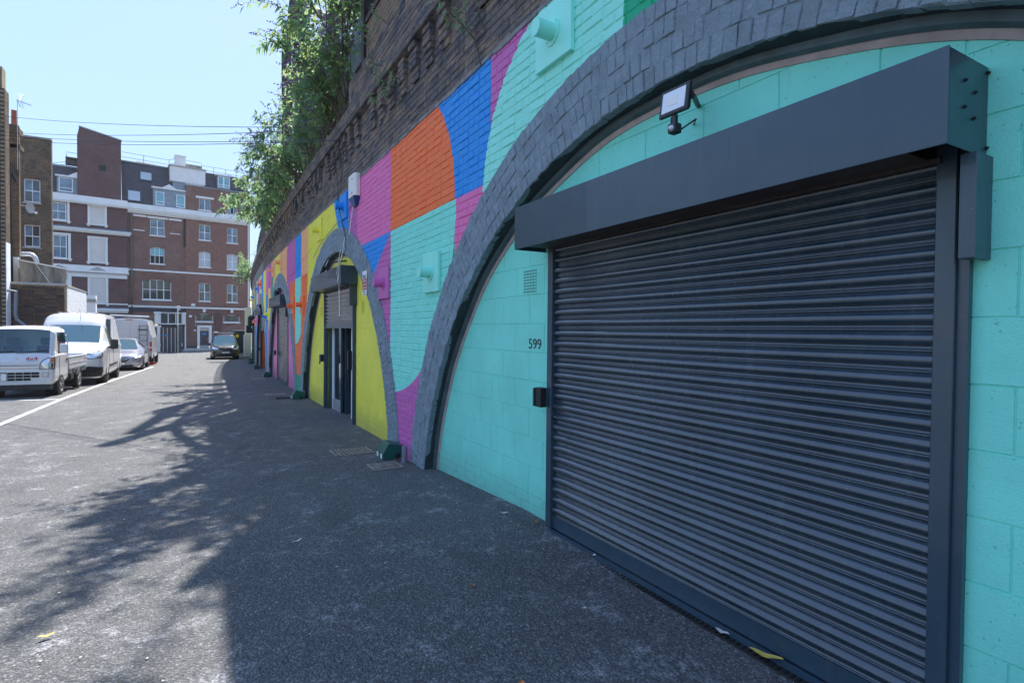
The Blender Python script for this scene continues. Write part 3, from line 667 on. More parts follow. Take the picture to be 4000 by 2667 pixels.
# ---------------------------------------------------------------- roller shutters
def slat_profile(p=.08):
    # (out, z): one broad curved bulge and two small beads
    pr = [(0,.0),(.003,.003),(.0055,.007),(.0055,.010),(.002,.0125),(.0055,.015),(.0055,.0185),(.001,.0215),(.001,.0245)]
    for i in range(9):
        t = i/8; pr.append((.003+.0185*math.sin(math.pi*t)**.75, .0255+.052*t))
    pr.append((0,.0798)); return pr
def shutter(y0, y1, zb, ztop, x0, label, box, near=False, slats_joined=False, lock='r'):
    bx = bend((y0+y1)/2); XJ = x0+bx            # jamb face x
    t = thing('roller_shutter', label, 'shutter', (XJ, (y0+y1)/2, zb))
    a, b = y0+.065, y1-.065; J = MB
    m = J(); m.box(XJ, XJ+.075, y0, a, zb-.25, ztop+.05); m.build('guide_rail', M['navy_steel'], t, bevel=.003)
    m = J(); m.box(XJ, XJ+.075, b, y1, zb-.25, ztop+.05); m.build('guide_rail', M['navy_steel'], t, bevel=.003)
    m = J(); m.box(XJ+.02, XJ+.10, y0-.035, y0-.001, zb-.25, ztop+.05); m.build('side_return', M['navy_steel'], t)
    zc = box[4] if len(box) > 4 else zb+.0
    n = int((ztop-zc)/.08)+1; pr = slat_profile()
    me = None
    joined = MB()
    for i in range(n):
        z = zc+.10+i*.08
        if z > ztop+.06: break
        nn = len(pr); vs = [(-o, yy, zz) for yy in (a-.01, b+.01) for o, zz in pr]; fs = [(k, k+1, k+1+nn, k+nn) for k in range(nn-1)]
        if slats_joined: joined.add([(XJ+.035+v[0], v[1], v[2]+z) for v in vs], fs); continue
        if me is None:
            me = mk('slat', ([(v[0], v[1]-(a+b)/2, v[2]) for v in vs], fs), M['slat_steel']); me.polygons.foreach_set('use_smooth', [True]*len(me.polygons)); me.set_sharp_from_angle(angle=rad(60))
        o = link('slat', me, t); o.location = (.035+random.uniform(-.0008,.0008), 0, z-zb+random.uniform(-.0006,.0006)); o.rotation_euler = (random.uniform(-.0006,.0006), 0, 0)
    if slats_joined: tag(joined.build('slats', M['slat_steel'], t), kind='stuff')
    m = J(); m.box(XJ+.026, XJ+.036, a-.01, b+.01, zc+.012, zc+.105); m.box(XJ+.005, XJ+.030, a+.002, b-.002, zc, zc+.012); m.build('bottom_rail', M['navy_steel'], t)
    by0, by1, bz0, bz1 = box[:4]; X0 = XJ-.24
    m = J(); m.box(X0, X0+.006, by0, by1, bz0, bz1); m.box(X0+.006, XI+bx, by0+.003, by1-.003, bz1-.006, bz1-.001); m.build('housing', M['navy_steel'], t, bevel=.0015)
    for yy in (by0, by1-.004):
        m = J(); m.box(X0+.006, XI+bx-.001, yy, yy+.004, bz0, bz1-.006); m.build('end_plate', M['navy_steel'], t)
    m = J(); m.box(XJ-.02, XJ+.0, a-.02, b+.02, bz0+.002, bz0+.022); m.box(X0+.006, XJ-.06, a, b, bz0+.004, bz0+.010); m.build('soffit_lip', M['rusty_steel' if near else 'navy_steel'], t)
    m = J(); m.box(XJ+.01, XJ+.02, a, b, ztop-.02, bz1-.02); m.build('curtain_roll', M['black_plastic'], t)
    m = J(); m.box(XJ-.075, XJ-.002, y0-.085, y0-.036, bz0-.36, bz0-.001); m.box(XJ-.002, XI+bx, y0-.085, y0-.060, bz0-.36, bz0-.001); m.build('motor_cover', M['navy_steel'], t, bevel=.002)
    if near or not slats_joined:
        for yy, zz in ((.37,.72), (.62,.64), (.36,.44), (.60,.36), (.95,.92), (.95,.10)):
            p = X0+.006+(XI+bx-X0)*yy; z = bz0+(bz1-bz0)*zz
            m = J(); m.cyl((p, by0-.004, z), (p, by0, z), .007, 8); m.cyl((p, by0-.009, z), (p, by0-.004, z), .004, 6); m.build('bolt', M['black_plastic'], t)
    return t
s1 = shutter(.93, 3.578, .02, 2.19, 2.36, 'wide closed dark navy roller shutter in the teal arch beside number 599', (.865, 3.68, 2.172, 2.49), near=True)
s2 = shutter(9.72, 12.29, -.20, 2.30, 2.36, 'half raised navy roller shutter over the open glazed doorway in the yellow arch', (9.58, 12.42, 2.325, 2.645, 1.57))
s3 = shutter(18.15, 20.78, -.25, 2.25, 2.37, 'closed navy roller shutter in the pink arch', (18.02, 20.95, 2.275, 2.60))
s4 = shutter(26.75, 29.3, -.40, 2.10, 2.38, 'partly raised shutter in the orange arch, fourth along', (26.6, 29.4, 2.17, 2.46, 1.45), slats_joined=True)
s5 = shutter(35.4, 38.0, -.50, 2.05, 2.38, 'closed shutter of the farthest arch, beyond the fourth', (35.2, 38.1, 2.0, 2.35), slats_joined=True)
# lock boxes on the jambs
def lockbox(X, y, z, label, handle=True, s=1):
    t = thing('lock_box', label, 'lock box', (X, y, z))
    m = MB(); m.box(X-.05, X+.01, y, y+.085*s, z-.075, z+.075); m.build('case', M['black_plastic'], t, bevel=.004)
    m = MB(); m.box(X-.062, X-.048, y+.078*s, y+.090*s, z-.07, z+.07); m.box(X-.056, X-.051, y+.02, y+.03, z-.01, z+.0); m.build('cover_edge', M['navy_steel'], t)
    if handle:
        m = MB(); m.tube([(X-.03, y+.09, z-.06), (X-.04, y+.14, z-.09), (X-.04, y+.17, z-.13)], .014, 6); m.build('handle', M['black_plastic'], t)
    return t
lockbox(2.345, 3.565, 1.035, 'small dark lock box on the jamb edge of the wide teal arch shutter', False)
lockbox(2.35, 12.28, .93, 'black lock box with a drooping handle on the yellow wall', True)
lockbox(2.39, 20.78, .72, 'black lock box with a drooping handle on the pink wall', True)
lockbox(2.66, 29.3, .55, 'black lock box on the orange arch jamb', False)
# louvre grilles set in the block walls
def grille(yc, zc, w, h, nx, ny, label, mat, X=2.41):
    t = thing('air_vent', label, 'vent', (X, yc, zc))
    m = MB(); ch = w/nx*.58; cv = h/ny*.58; pw = w/nx; ph = h/ny
    for i in range(nx+1):
        a = yc-w/2+i*pw-(pw-ch)/2; b = a+(pw-ch)
        m.box(X-.004, X+.004, max(a, yc-w/2-.008), min(b, yc+w/2+.008), zc-h/2, zc+h/2)
    for j in range(ny+1):
        a = zc-h/2+j*ph-(ph-cv)/2; b = a+(ph-cv); m.box(X-.0035, X+.003, yc-w/2, yc+w/2, max(a, zc-h/2-.008), min(b, zc+h/2+.008))
    m.build('grid', mat, t)
    m = MB(); m.box(X-.0025, X-.0020, yc-w/2, yc+w/2, zc-h/2, zc+h/2); m.build('void', M['interior_dark'], t)
grille(3.92, 1.962, .195, .195, 8, 8, 'square perforated air vent in the teal blockwork above 599', M['block_teal'])
grille(9.24, 1.93, .19, .2, 6, 6, 'yellow painted air vent right of the yellow arch door', M['block_yellow'])
grille(12.75, 1.94, .19, .2, 6, 6, 'yellow painted air vent left of the yellow arch door', M['block_yellow'])
num = text_mesh('599', .118, M['letter_dark'], None, frame_mtx((2.4065, 3.828, 1.44), (0,-1,0), (0,0,1)), 'house_number', sx=1.15)
num.location = (2.4065,3.828,1.44); num.data.transform(Matrix.Translation((-2.4065,-3.828,-1.44))); tag(num, 'dark number 599 painted on the teal blockwork', 'number')
# ---------------------------------------------------------------- vent panels with pipe stubs
def vent_panel(yc, zc, col, label, X=2.28, w=.46, h=.44, pipe=.125, r=.062, col2=None):
    X += bend(yc); t = thing('extractor_vent', label, 'vent panel', (X, yc, zc), group=None)
    name = 'vp_'+col
    if name not in M:
        c = C_[col]; simple(name, c, .45, var=.03, scale=2)
    m = MB(); m.box(X-.035, X+.0, yc-w/2, yc+w/2, zc-h/2, zc+h/2); m.build('panel', M[name], t, bevel=.003)
    n = 'vp_'+(col2 or col)
    if n not in M: simple(n, C_[col2 or col], .45, var=.03, scale=2)
    m = MB(); m.cyl((X-.043, yc, zc), (X-.035, yc, zc), r*1.55, 24); m.build('flange', M[n], t, smooth=40)
    m = MB(); N = 24
    P = []; 
    for k in range(N):
        th = 2*math.pi*k/N; cy, cz = math.cos(th), math.sin(th)
        P += [(X-.043, yc+r*cy, zc+r*cz), (X-.043-pipe+.03*cz*.0, yc+r*cy, zc+r*cz), (X-.043-pipe, yc+(r-.006)*cy, zc+(r-.006)*cz), (X-.06, yc+(r-.006)*cy, zc+(r-.006)*cz)]
    F = [(4*k+j, 4*((k+1)%N)+j, 4*((k+1)%N)+j+1, 4*k+j+1) for k in range(N) for j in range(3)]
    F.append(tuple(4*k+2 for k in range(N)))
    m.add(P, F); m.build('pipe', M[n], t, smooth=40)
    for dy, dz in ((-1,1),(1,1),(-1,-1),(1,-1)):
        m = MB(); m.cyl((X-.049, yc+dy*r*.93, zc+dz*r*.93), (X-.043, yc+dy*r*.93, zc+dz*r*.93), .006, 6); m.build('screw', M[n], t)
    return t
vent_panel(3.375, 3.72, 'mint', 'mint vent panel with pipe stub high above the grey arch, beside the green paint', pipe=.14)
vent_panel(5.77, 2.19, 'mint', 'mint vent panel with pipe stub low between the first two arches')
vent_panel(7.56, 2.20, 'purple', 'purple vent panel with pipe stub beside the teal paint and the alarm sign')
vent_panel(10.0, 3.72, 'blue', 'blue vent panel with pipe stub above the yellow arch beside the alarm box')
vent_panel(12.25, 3.65, 'yellow', 'yellow vent panel with pipe stub above the left of the yellow arch')
vent_panel(14.45, 2.15, 'orange', 'orange vent panel, nearer of the pair between the yellow and pink arches', col2='orange')
vent_panel(16.05, 2.18, 'orange', 'orange vent panel, farther of the pair between the yellow and pink arches')
vent_panel(18.8, 3.64, 'lor', 'pale orange vent panel above the right side of the pink arch')
vent_panel(21.2, 3.62, 'lor', 'pale orange vent panel above the left side of the pink arch')
vent_panel(23.1, 2.1, 'yellow', 'yellow vent panel between the pink and orange arches')
vent_panel(24.1, 2.05, 'blue', 'blue vent panel just beyond the yellow one past the pink arch')
vent_panel(27.4, 3.55, 'orange', 'orange vent panel above the fourth arch')
vent_panel(29.8, 3.5, 'blue', 'blue vent panel high beyond the fourth arch')
vent_panel(31.4, 1.95, 'pink', 'pink vent panel low beyond the fourth arch'); vent_panel(32.8, 1.9, 'lor', 'orange vent panel low beyond the pink one')
vent_panel(36.0, 3.4, 'blue', 'small blue vent panel above the farthest arch'); vent_panel(38.4, 3.35, 'yellow', 'small yellow vent panel, last one along the wall'); vent_panel(40.5, 1.8, 'teal', 'small teal vent panel low at the far end')
# ---------------------------------------------------------------- floodlights
def floodlight(X, y, z, label, yb, zb, w=.19, h=.135, yaw=0., tilt=.15, xb=2.41):
    t = thing('floodlight', label, 'floodlight', (X, y, z)); t.rotation_euler = (0, 0, yaw)
    Lc = MB(); Lc.box(0, .022, -w/2, w/2, -h/2, h/2)
    def tl(v): x, yy, zz = v; return (x+zz*tilt*.9, yy, zz)
    Lc.v = [tl(v) for v in Lc.v]; Lc.build('casing', M['black_plastic'], t, local=True, bevel=.004)
    m = MB(); m.box(-.004, .001, -w/2+.018, w/2-.018, -h/2+.018, h/2-.018); m.v = [tl(v) for v in m.v]; m.build('lens', M['lamp_lens'], t, local=True, bevel=.002)
    m = MB(); m.box(-.0055, -.0038, -w*.16, w*.16, -h*.17, h*.17); m.v = [tl(v) for v in m.v]; m.build('led_plate', M['white_plastic'], t, local=True)
    for k in range(9):
        m = MB(); yy = -w/2+.02+k*(w-.04)/8; m.box(.022, .045, yy-.002, yy+.002, -h/2+.02, h/2-.02); m.v = [tl(v) for v in m.v]; m.build('fin', M['black_plastic'], t, local=True)
    m = MB(); m.box(.0, .02, -.012, .012, -h/2-.05, -h/2); m.build('stem', M['black_plastic'], t, local=True)
    m = MB(); m.box(-.015, .035, -.026, .026, -h/2-.095, -h/2-.045); m.build('sensor', M['black_plastic'], t, local=True, bevel=.006, seg=2)
    m = MB(); m.tube([(-.028, 0, -h/2-.07), (-.012, 0, -h/2-.07)], [.008, .016], 10); m.build('sensor_eye', M['lamp_lens'], t, local=True)
    c, s = math.cos(-yaw), math.sin(-yaw); rel = lambda wx, wy, wz: ((wx-X)*c-(wy-y)*s, (wx-X)*s+(wy-y)*c, wz-z)
    m = MB(); m.box(.02, .03, -w/2-.010, -w/2, -.018, .018); a = (.03, -w/2-.005, 0.); b = rel(xb, yb, zb); m.tube([a, b], [.014, .014], 4); m.build('bracket', M['black_plastic'], t, local=True)
    m = MB(); m.tube([(.02, .03, -h/2), (.02, .035, -h/2-.06), (.04, .0, -h/2-.075), (.1, -.06, -h/2-.02), rel(xb, yb+.03, zb-.09)], .005, 6); m.build('cable', M['black_plastic'], t, local=True)
    return t
floodlight(2.12, 2.06, 2.735, 'black floodlight with white lens above the wide shutter housing', 2.16, 2.80, w=.185, h=.145, yaw=.05)
floodlight(2.14, 10.85, 2.80, 'small floodlight above the yellow arch shutter housing', 10.4, 2.82, w=.21, h=.15, yaw=-.1, tilt=.5)
floodlight(2.2, 19.6, 2.75, 'small floodlight above the pink arch shutter housing', 19.2, 2.8, w=.21, h=.16, yaw=-.1, tilt=.5, xb=2.44)
floodlight(2.4, 28.1, 2.6, 'tiny floodlight above the orange arch shutter housing', 27.8, 2.7, w=.21, h=.16, tilt=.5, xb=2.65)
# ---------------------------------------------------------------- alarm box and warning sign
t = thing('alarm_box', 'cream security alarm box with blue base high on the mural', 'alarm', (2.24,9.13,3.85))
m = MB(); pts = [(9.37,0),(8.93,0),(8.93,.06),(8.97,.10),(9.30,.10),(9.37,.06)]
m.prism(pts, lambda a,b,d: (2.278-b, a, d), 3.70, 4.06); m.build('case', M['white_plastic'], t, bevel=.004)
m = MB(); m.add([(2.278,8.93,3.69),(2.278,9.37,3.69),(2.18,9.30,3.69),(2.18,8.97,3.69),(2.278,9.05,3.56),(2.278,9.25,3.56),(2.23,9.22,3.57),(2.23,9.08,3.57)], [(0,1,2,3),(4,7,6,5),(0,4,5,1),(1,5,6,2),(2,6,7,3),(3,7,4,0)]); m.build('base_lamp', M['blue_plastic'], t)
for z in (3.76, 3.98):
    m = MB(); m.box(2.172, 2.178, 9.02, 9.10, z-.012, z+.012); m.build('latch', M['bare_metal'], t)
sg = thing('alarm_sign', 'narrow white and red alarm warning sign on the grey arch ring', 'sign', (2.255,8.55,2.26))
m = MB(); m.box(2.250, 2.256, 8.43, 8.67, 2.08, 2.455); m.build('board', M['letter_white'], sg)
m = MB(); m.box(2.2485, 2.2495, 8.435, 8.665, 2.16, 2.335); m.build('red_band', M['sign_red'], sg)
for s_, z, sz, mt in (('BASE', 2.365, .07, 'letter_dark'), ('Alarm', 2.30, .075, 'letter_white'), ('Secured', 2.245, .055, 'letter_white'), ('Premises', 2.195, .05, 'letter_white'), ('Security', 2.135, .04, 'letter_dark'), ('systems', 2.10, .035, 'letter_dark')):
    text_mesh(s_, sz, M[mt], sg, frame_mtx((2.2475-2.255, 0, z-2.26), (0,-1,0), (0,0,1)), 'lettering', ext=.0006)
# ---------------------------------------------------------------- hanging cables
def cable(pts, r, mat, label, name='cable'):
    o = MB().tube(pts, r, 5); L = Vector(pts[0]); o.v = [(v[0]-L.x, v[1]-L.y, v[2]-L.z) for v in o.v]; q = o.build(name, M[mat], None, smooth=60); q.location = L; return tag(q, label, 'cable')
cable([(2.13,10.0,4.85),(2.16,10.2,4.5),(2.24,10.35,4.1),(2.20,10.2,3.85),(2.18,9.95,3.6),(2.18,9.75,3.4),(2.2,9.6,3.2),(2.19,9.52,2.9),(2.1,9.55,2.66)], .006, 'black_plastic', 'black cable sagging from the cornice past the blue vent panel')
cable([(2.13,9.6,4.9),(2.2,9.75,4.5),(2.22,10.0,4.2),(2.18,10.05,3.9),(2.18,9.9,3.55),(2.19,9.72,3.3),(2.2,9.62,3.1),(2.1,9.7,2.7)], .005, 'black_plastic', 'second black cable looping over the blue vent panel')
cable([(2.19,9.60,3.12),(2.12,9.58,2.7),(2.08,9.56,2.66),(2.085,9.55,2.2),(2.09,9.54,1.77)], .007, 'white_plastic', 'pale cable hanging down past the end of the second shutter box')
cable([(2.12,9.62,2.9),(2.10,9.72,2.62),(2.08,9.76,2.48),(2.08,9.70,2.53),(2.09,9.64,2.68),(2.10,9.60,2.60),(2.09,9.68,2.40),(2.08,9.66,2.36),(2.09,9.62,2.45),(2.1,9.6,2.7)], .006, 'white_plastic', 'tangled pale cable loops at the end of the second shutter box')
cable([(2.262,12.9,3.15),(2.255,12.2,3.33),(2.25,11.4,3.42),(2.25,10.6,3.50),(2.262,10.2,3.55),(2.262,9.6,3.62),(2.262,9.3,3.68),(2.262,9.25,3.60)], .006, 'arch_paint', 'painted over cable running along the top of the second arch')
cable([(2.25,9.27,3.60),(2.23,9.35,3.35),(2.22,9.42,3.15)], .008, 'white_plastic', 'short frayed white cable end below the alarm box')
cable([(2.262+bend(16),16.9,2.95),(2.262,15.8,3.1),(2.262,14.8,3.25),(2.262,13.9,3.3),(2.262,13.0,3.42)], .005, 'mural', 'thin cable painted over across the purple and blue bands')
cable([(2.19,5.2,5.0),(2.2,5.0,4.6),(2.24,4.62,4.2),(2.262,4.58,3.98)], .006, 'black_plastic', 'short black cable hanging over the paint edge above the blue')
# ---------------------------------------------------------------- doorway behind the second shutter
dw = thing('glazed_doorway', 'open glazed doorway under the half raised shutter with a lit white room behind', 'doorway', (2.45,11,-.17))
zf = -.19
m = MB(); m.box(2.46, 2.52, 12.10, 12.22, zf, 1.75); m.build('door_frame', M['navy_steel'], dw)
m = MB(); m.box(2.46, 2.52, 9.80, 9.86, zf, 1.75); m.build('door_frame', M['navy_steel'], dw)
m = MB(); m.box(2.40, 2.75, 9.79, 12.20, zf-.02, zf+.03); m.build('threshold', M['galvanised'], dw)
m = MB(); m.box(2.20, 2.40, 9.8, 12.3, zf-.04, zf+.012); m.build('drain_grate', M['cover_iron'], dw)
for ya, yb in ((11.25, 12.08), (9.88, 10.42)):
    for k, (a, b, c, d) in enumerate(((ya, ya+.07, zf+.05, 1.9), (yb-.07, yb, zf+.05, 1.9), (ya+.07, yb-.07, zf+.05, zf+.28))):
        m = MB(); m.box(2.50, 2.545, a, b, c, d); m.build('door_stile', M[('navy_steel','white_frame','galvanised')[k]], dw)
    m = MB(); m.box(2.518, 2.526, ya+.07, yb-.07, zf+.28, 1.9); m.build('door_pane', M['shop_glass'], dw)
# opened leaf swung inward
m = MB(); m.box(2.55, 3.35, 11.10, 11.145, zf+.05, zf+.5); m.box(2.55, 2.63, 11.10, 11.145, zf+.5, 1.9); m.box(3.27, 3.35, 11.10, 11.145, zf+.5, 1.9); m.build('open_leaf', M['navy_steel'], dw)
m = MB(); m.box(2.63, 3.27, 11.118, 11.126, zf+.5, 1.9); m.build('open_leaf_pane', M['shop_glass'], dw)
m = MB(); m.box(2.43, 2.5, 10.36, 10.44, .80, 1.15); m.build('lock_case', M['black_plastic'], dw)
m = MB()
m.quad((2.6,8.5,zf),(6.5,8.5,zf),(6.5,13.5,zf),(2.6,13.5,zf)); m.quad((6.5,8.5,zf),(6.5,13.5,zf),(6.5,13.5,2.7),(6.5,8.5,2.7)); m.quad((2.62,13.5,zf),(6.5,13.5,zf),(6.5,13.5,2.7),(2.62,13.5,2.7)); m.quad((2.62,8.5,zf),(6.5,8.5,zf),(6.5,8.5,2.7),(2.62,8.5,2.7)); m.quad((2.62,8.5,2.7),(6.5,8.5,2.7),(6.5,13.5,2.7),(2.62,13.5,2.7))
m.build('room', M['white_render'], dw)
bn = MB(); bn.hexa([(3.3,12.2,zf),(3.7,12.2,zf),(3.7,12.6,zf),(3.3,12.6,zf),(3.25,12.15,zf+.75),(3.75,12.15,zf+.75),(3.75,12.65,zf+.75),(3.25,12.65,zf+.75)]); bn.v = [(a-3.5,b-12.4,c-zf) for a,b,c in bn.v]
o = bn.build('waste_bin', M['green_plastic'], None, bevel=.03, seg=2); o.location = (3.0,11.6,zf+.002); tag(o, 'dark green bin inside the open glazed doorway', 'bin')
# ---------------------------------------------------------------- rodent bait boxes
def bait(x, y, label, s=1.):
    z = gz(y); t = thing('bait_box', label, 'bait box', (x, y, z), group='green bait boxes along the wall foot')
    prof = [(0,0),(.27,0),(.27,.165),(.10,.205),(.075,.205),(-.0,.085)]   # (x from front, z)
    m = MB(); m.prism([(a-.135, b) for a, b in prof], lambda a, b, d: (a*s, d*s, b*s), -.14, .14); m.build('body', M['green_plastic'], t, local=True, bevel=.008, seg=2)
    for yy in (.08, -.075):
        m = MB(); m.box(-.1375*s, -.1355*s, (yy-.033)*s, (yy+.033)*s, .018*s, .075*s); m.build('label', M['letter_white'], t, local=True)
    m = MB(); m.cyl((.06*s,-.142*s,.04*s),(.06*s,-.139*s,.04*s),.034*s, 16); m.build('entry_hole', M['interior_dark'], t, local=True)
    m = MB(); m.cyl((-.01*s,.03*s,.205*s),(-.01*s,.03*s,.2065*s),.016*s, 10); m.build('key_hole', M['interior_dark'], t, local=True); return t
bait(2.13, 6.83, 'dark green bait box on the ground at the foot of the nearest arch pier')
bait(2.14, 14.35, 'dark green bait box at the left foot of the yellow arch')
bait(2.27, 22.5, 'dark green bait box at the left foot of the pink arch'); bait(2.46, 28.9, 'dark green bait box at the foot of the orange arch')
bait(2.72, 35.5, 'dark green bait box near the far end, just past the fourth arch'); bait(3.1, 41.0, 'dark green bait box, farthest along the wall')
m = MB(); z = gz(6.44)
m.cyl((0,0,-.05),(0,0,.20), .034, 20); m.cyl((0,0,.09),(0,0,.096), .0355, 20); m.cyl((0,0,.2),(0,0,.201), .028, 20)
o = m.build('pipe_stub', M['grey_plastic'], None, smooth=40); o.location = (2.19,6.44,z); tag(o, 'short grey plastic pipe standing out of the ground by the pier', 'pipe')
# ---------------------------------------------------------------- iron covers
def cover(x0, x1, y0, y1, label, nx, ny, mat):
    cx, cy = (x0+x1)/2, (y0+y1)/2; z = gz(cy); t = thing('drain_cover', label, 'drain cover', (cx, cy, z)); sl = (gz(y1)-gz(y0))/(y1-y0)
    P = lambda mb: [(a, b, c+(b-cy)*sl) for a, b, c in mb.v]
    m = MB(); m.box(x0, x1, y0, y1, z+.002, z+.006); m.v = P(m); m.build('plate', M['cover_dark'], t)
    m = MB(); w = (x1-x0)/nx; h = (y1-y0)/ny
    m.box(x0-.02, x0+.005, y0-.02, y1+.02, z+.003, z+.011); m.box(x1-.005, x1+.02, y0-.02, y1+.02, z+.003, z+.011); m.box(x0, x1, y0-.02, y0+.005, z+.003, z+.0105); m.box(x0, x1, y1-.005, y1+.02, z+.003, z+.0105)
    for i in range(1, nx): m.box(x0+i*w-w*.16, x0+i*w+w*.16, y0, y1, z+.004, z+.010)
    for j in range(1, ny): m.box(x0, x1, y0+j*h-h*.16, y0+j*h+h*.16, z+.004, z+.0095)
    m.v = P(m); m.build('ribs', M[mat], t)
cover(1.56, 2.02, 7.22, 7.62, 'rust brown patterned iron cover in the asphalt by the yellow wall', 9, 6, 'cover_iron')
cover(1.77, 2.08, 6.20, 6.52, 'dark iron grid cover in front of the nearest bait box', 7, 9, 'cover_iron')
cover(1.57, 2.02, 15.4, 15.85, 'brown iron cover in front of the pink arch side', 9, 5, 'cover_iron')
cover(1.7, 2.0, 14.45, 14.75, 'small dark iron cover beside the second bait box', 7, 5, 'cover_dark')
cover(1.7, 2.1, 21.3, 21.9, 'faint red brown iron cover before the third bait box', 8, 5, 'cover_iron')
# ---------------------------------------------------------------- drain slot under the near shutter
t = thing('channel_drain', 'black slotted channel drain along the foot of the wide closed shutter', 'drain', (2.28,2.2,.0))
m = MB(); m.box(2.285, 2.36, .9, 3.58, -.03, .018); m.build('channel', M['cover_dark'], t)
y = .9; bars = MB()
while y < 3.58:
    bars.box(2.288, 2.335, y, y+.014, .018, .024); y += .032
tag(bars.build('bars', M['black_plastic'], t), kind='stuff')
m = MB(); m.box(2.325, 2.395, .995, 3.512, .012, .032); m.build('sill_strip', M['navy_steel'], t)
# ---------------------------------------------------------------- leaves and litter
def leaf(x, y, L, W, ang, mat, label, z=None, curl=.25, name='leaf'):
    z = (gz(y)+.006) if z is None else z; n = 7; P = []; c, s = math.cos(ang), math.sin(ang)
    for i in range(n+1):
        t = i/n; w = W/2*math.sin(math.pi*min(1, t*.93+.04))**.8; zz = curl*L*(t-.5)**2*1.6+.003*math.sin(t*9)
        for k in (-1, 0, 1): P.append(((t-.5)*L*c-k*w*s, (t-.5)*L*s+k*w*c, zz+abs(k)*w*.35))
    F = [(3*i+j, 3*i+j+1, 3*i+j+4, 3*i+j+3) for i in range(n) for j in range(2)]
    m = MB(); m.add(P, F); o = m.build(name, M[mat], None, smooth=60); o.location = (x, y, z); return tag(o, label, 'leaf')
leaf(2.315, 1.62, .15, .040, 1.95, 'leaf_yellow', 'large yellow fallen leaf lying on the drain under the wide shutter', .034)
leaf(2.305, 1.86, .075, .028, 1.75, 'litter_pale', 'pale dry curled leaf on the drain near the yellow one', .034)
leaf(2.33, 2.93, .035, .02, .3, 'litter_pale', 'tiny pale scrap on the shutter sill', .036)
leaf(2.30, 3.62, .06, .03, .8, 'leaf_brown', 'small brown leaf at the corner of the wide shutter jamb'); leaf(2.33, 3.66, .05, .025, 2.1, 'leaf_brown', 'second small brown leaf beside the wide shutter jamb')
leaf(2.20, 3.95, .07, .03, 2.7, 'litter_pale', 'pale dry leaf at the foot of the teal wall')
leaf(1.42, 2.93, .05, .03, .4, 'leaf_brown', 'brown leaf fragment out on the asphalt')
leaf(-.64, 3.42, .07, .02, .2, 'leaf_yellow', 'orange leaf on the sunlit asphalt at the lower left'); leaf(.62, 4.15, .09, .018, .6, 'litter_pale', 'thin pale twig like leaf in the middle of the asphalt')
leaf(1.22, 2.02, .045, .03, 1.1, 'lamp_amber', 'bright orange petal on the dark asphalt'); leaf(1.86, 2.42, .03, .02, .1, 'litter_pale', 'tiny white fleck on the dark asphalt')
for k, (x, y) in enumerate([(2.17,6.62),(2.2,6.56),(2.13,6.60),(2.24,6.36),(2.2,6.30),(2.26,6.25),(2.22,6.66)]):
    o = leaf(x, y, .06, .03, k*1.3, 'leaf_brown', ['brown leaf against the wall side of the nearest bait box','curled brown leaf between bait box and grey pipe stub','brown leaf tucked under the nearest bait box','brown leaf right of the grey pipe stub','small brown leaf in front of the grey pipe stub','brown leaf at the bottom of the purple paint by the pier','brown leaf behind the entry hole of the nearest bait box'][k]); o['group'] = 'brown leaves at the pier foot'
flk = MB()
for _ in range(420):
    x, y = random.uniform(-2.5, 2.2), random.uniform(1.2, 16); 
    if random.random() < .3: x = random.uniform(1.9, 2.25); y = random.uniform(3.5, 16)
    s = random.uniform(.003, .009); a = random.random()*3; z = gz(y)+.006; c, sn = math.cos(a)*s, math.sin(a)*s
    flk.add([(x-c,y-sn,z),(x+sn,y-c,z+.002),(x+c,y+sn,z),(x-sn,y+c,z+.003)], [(0,1,2,3)])
tag(flk.build('grit', M['litter_pale']), 'scattered pale grit and specks over the asphalt', 'grit', kind='stuff')
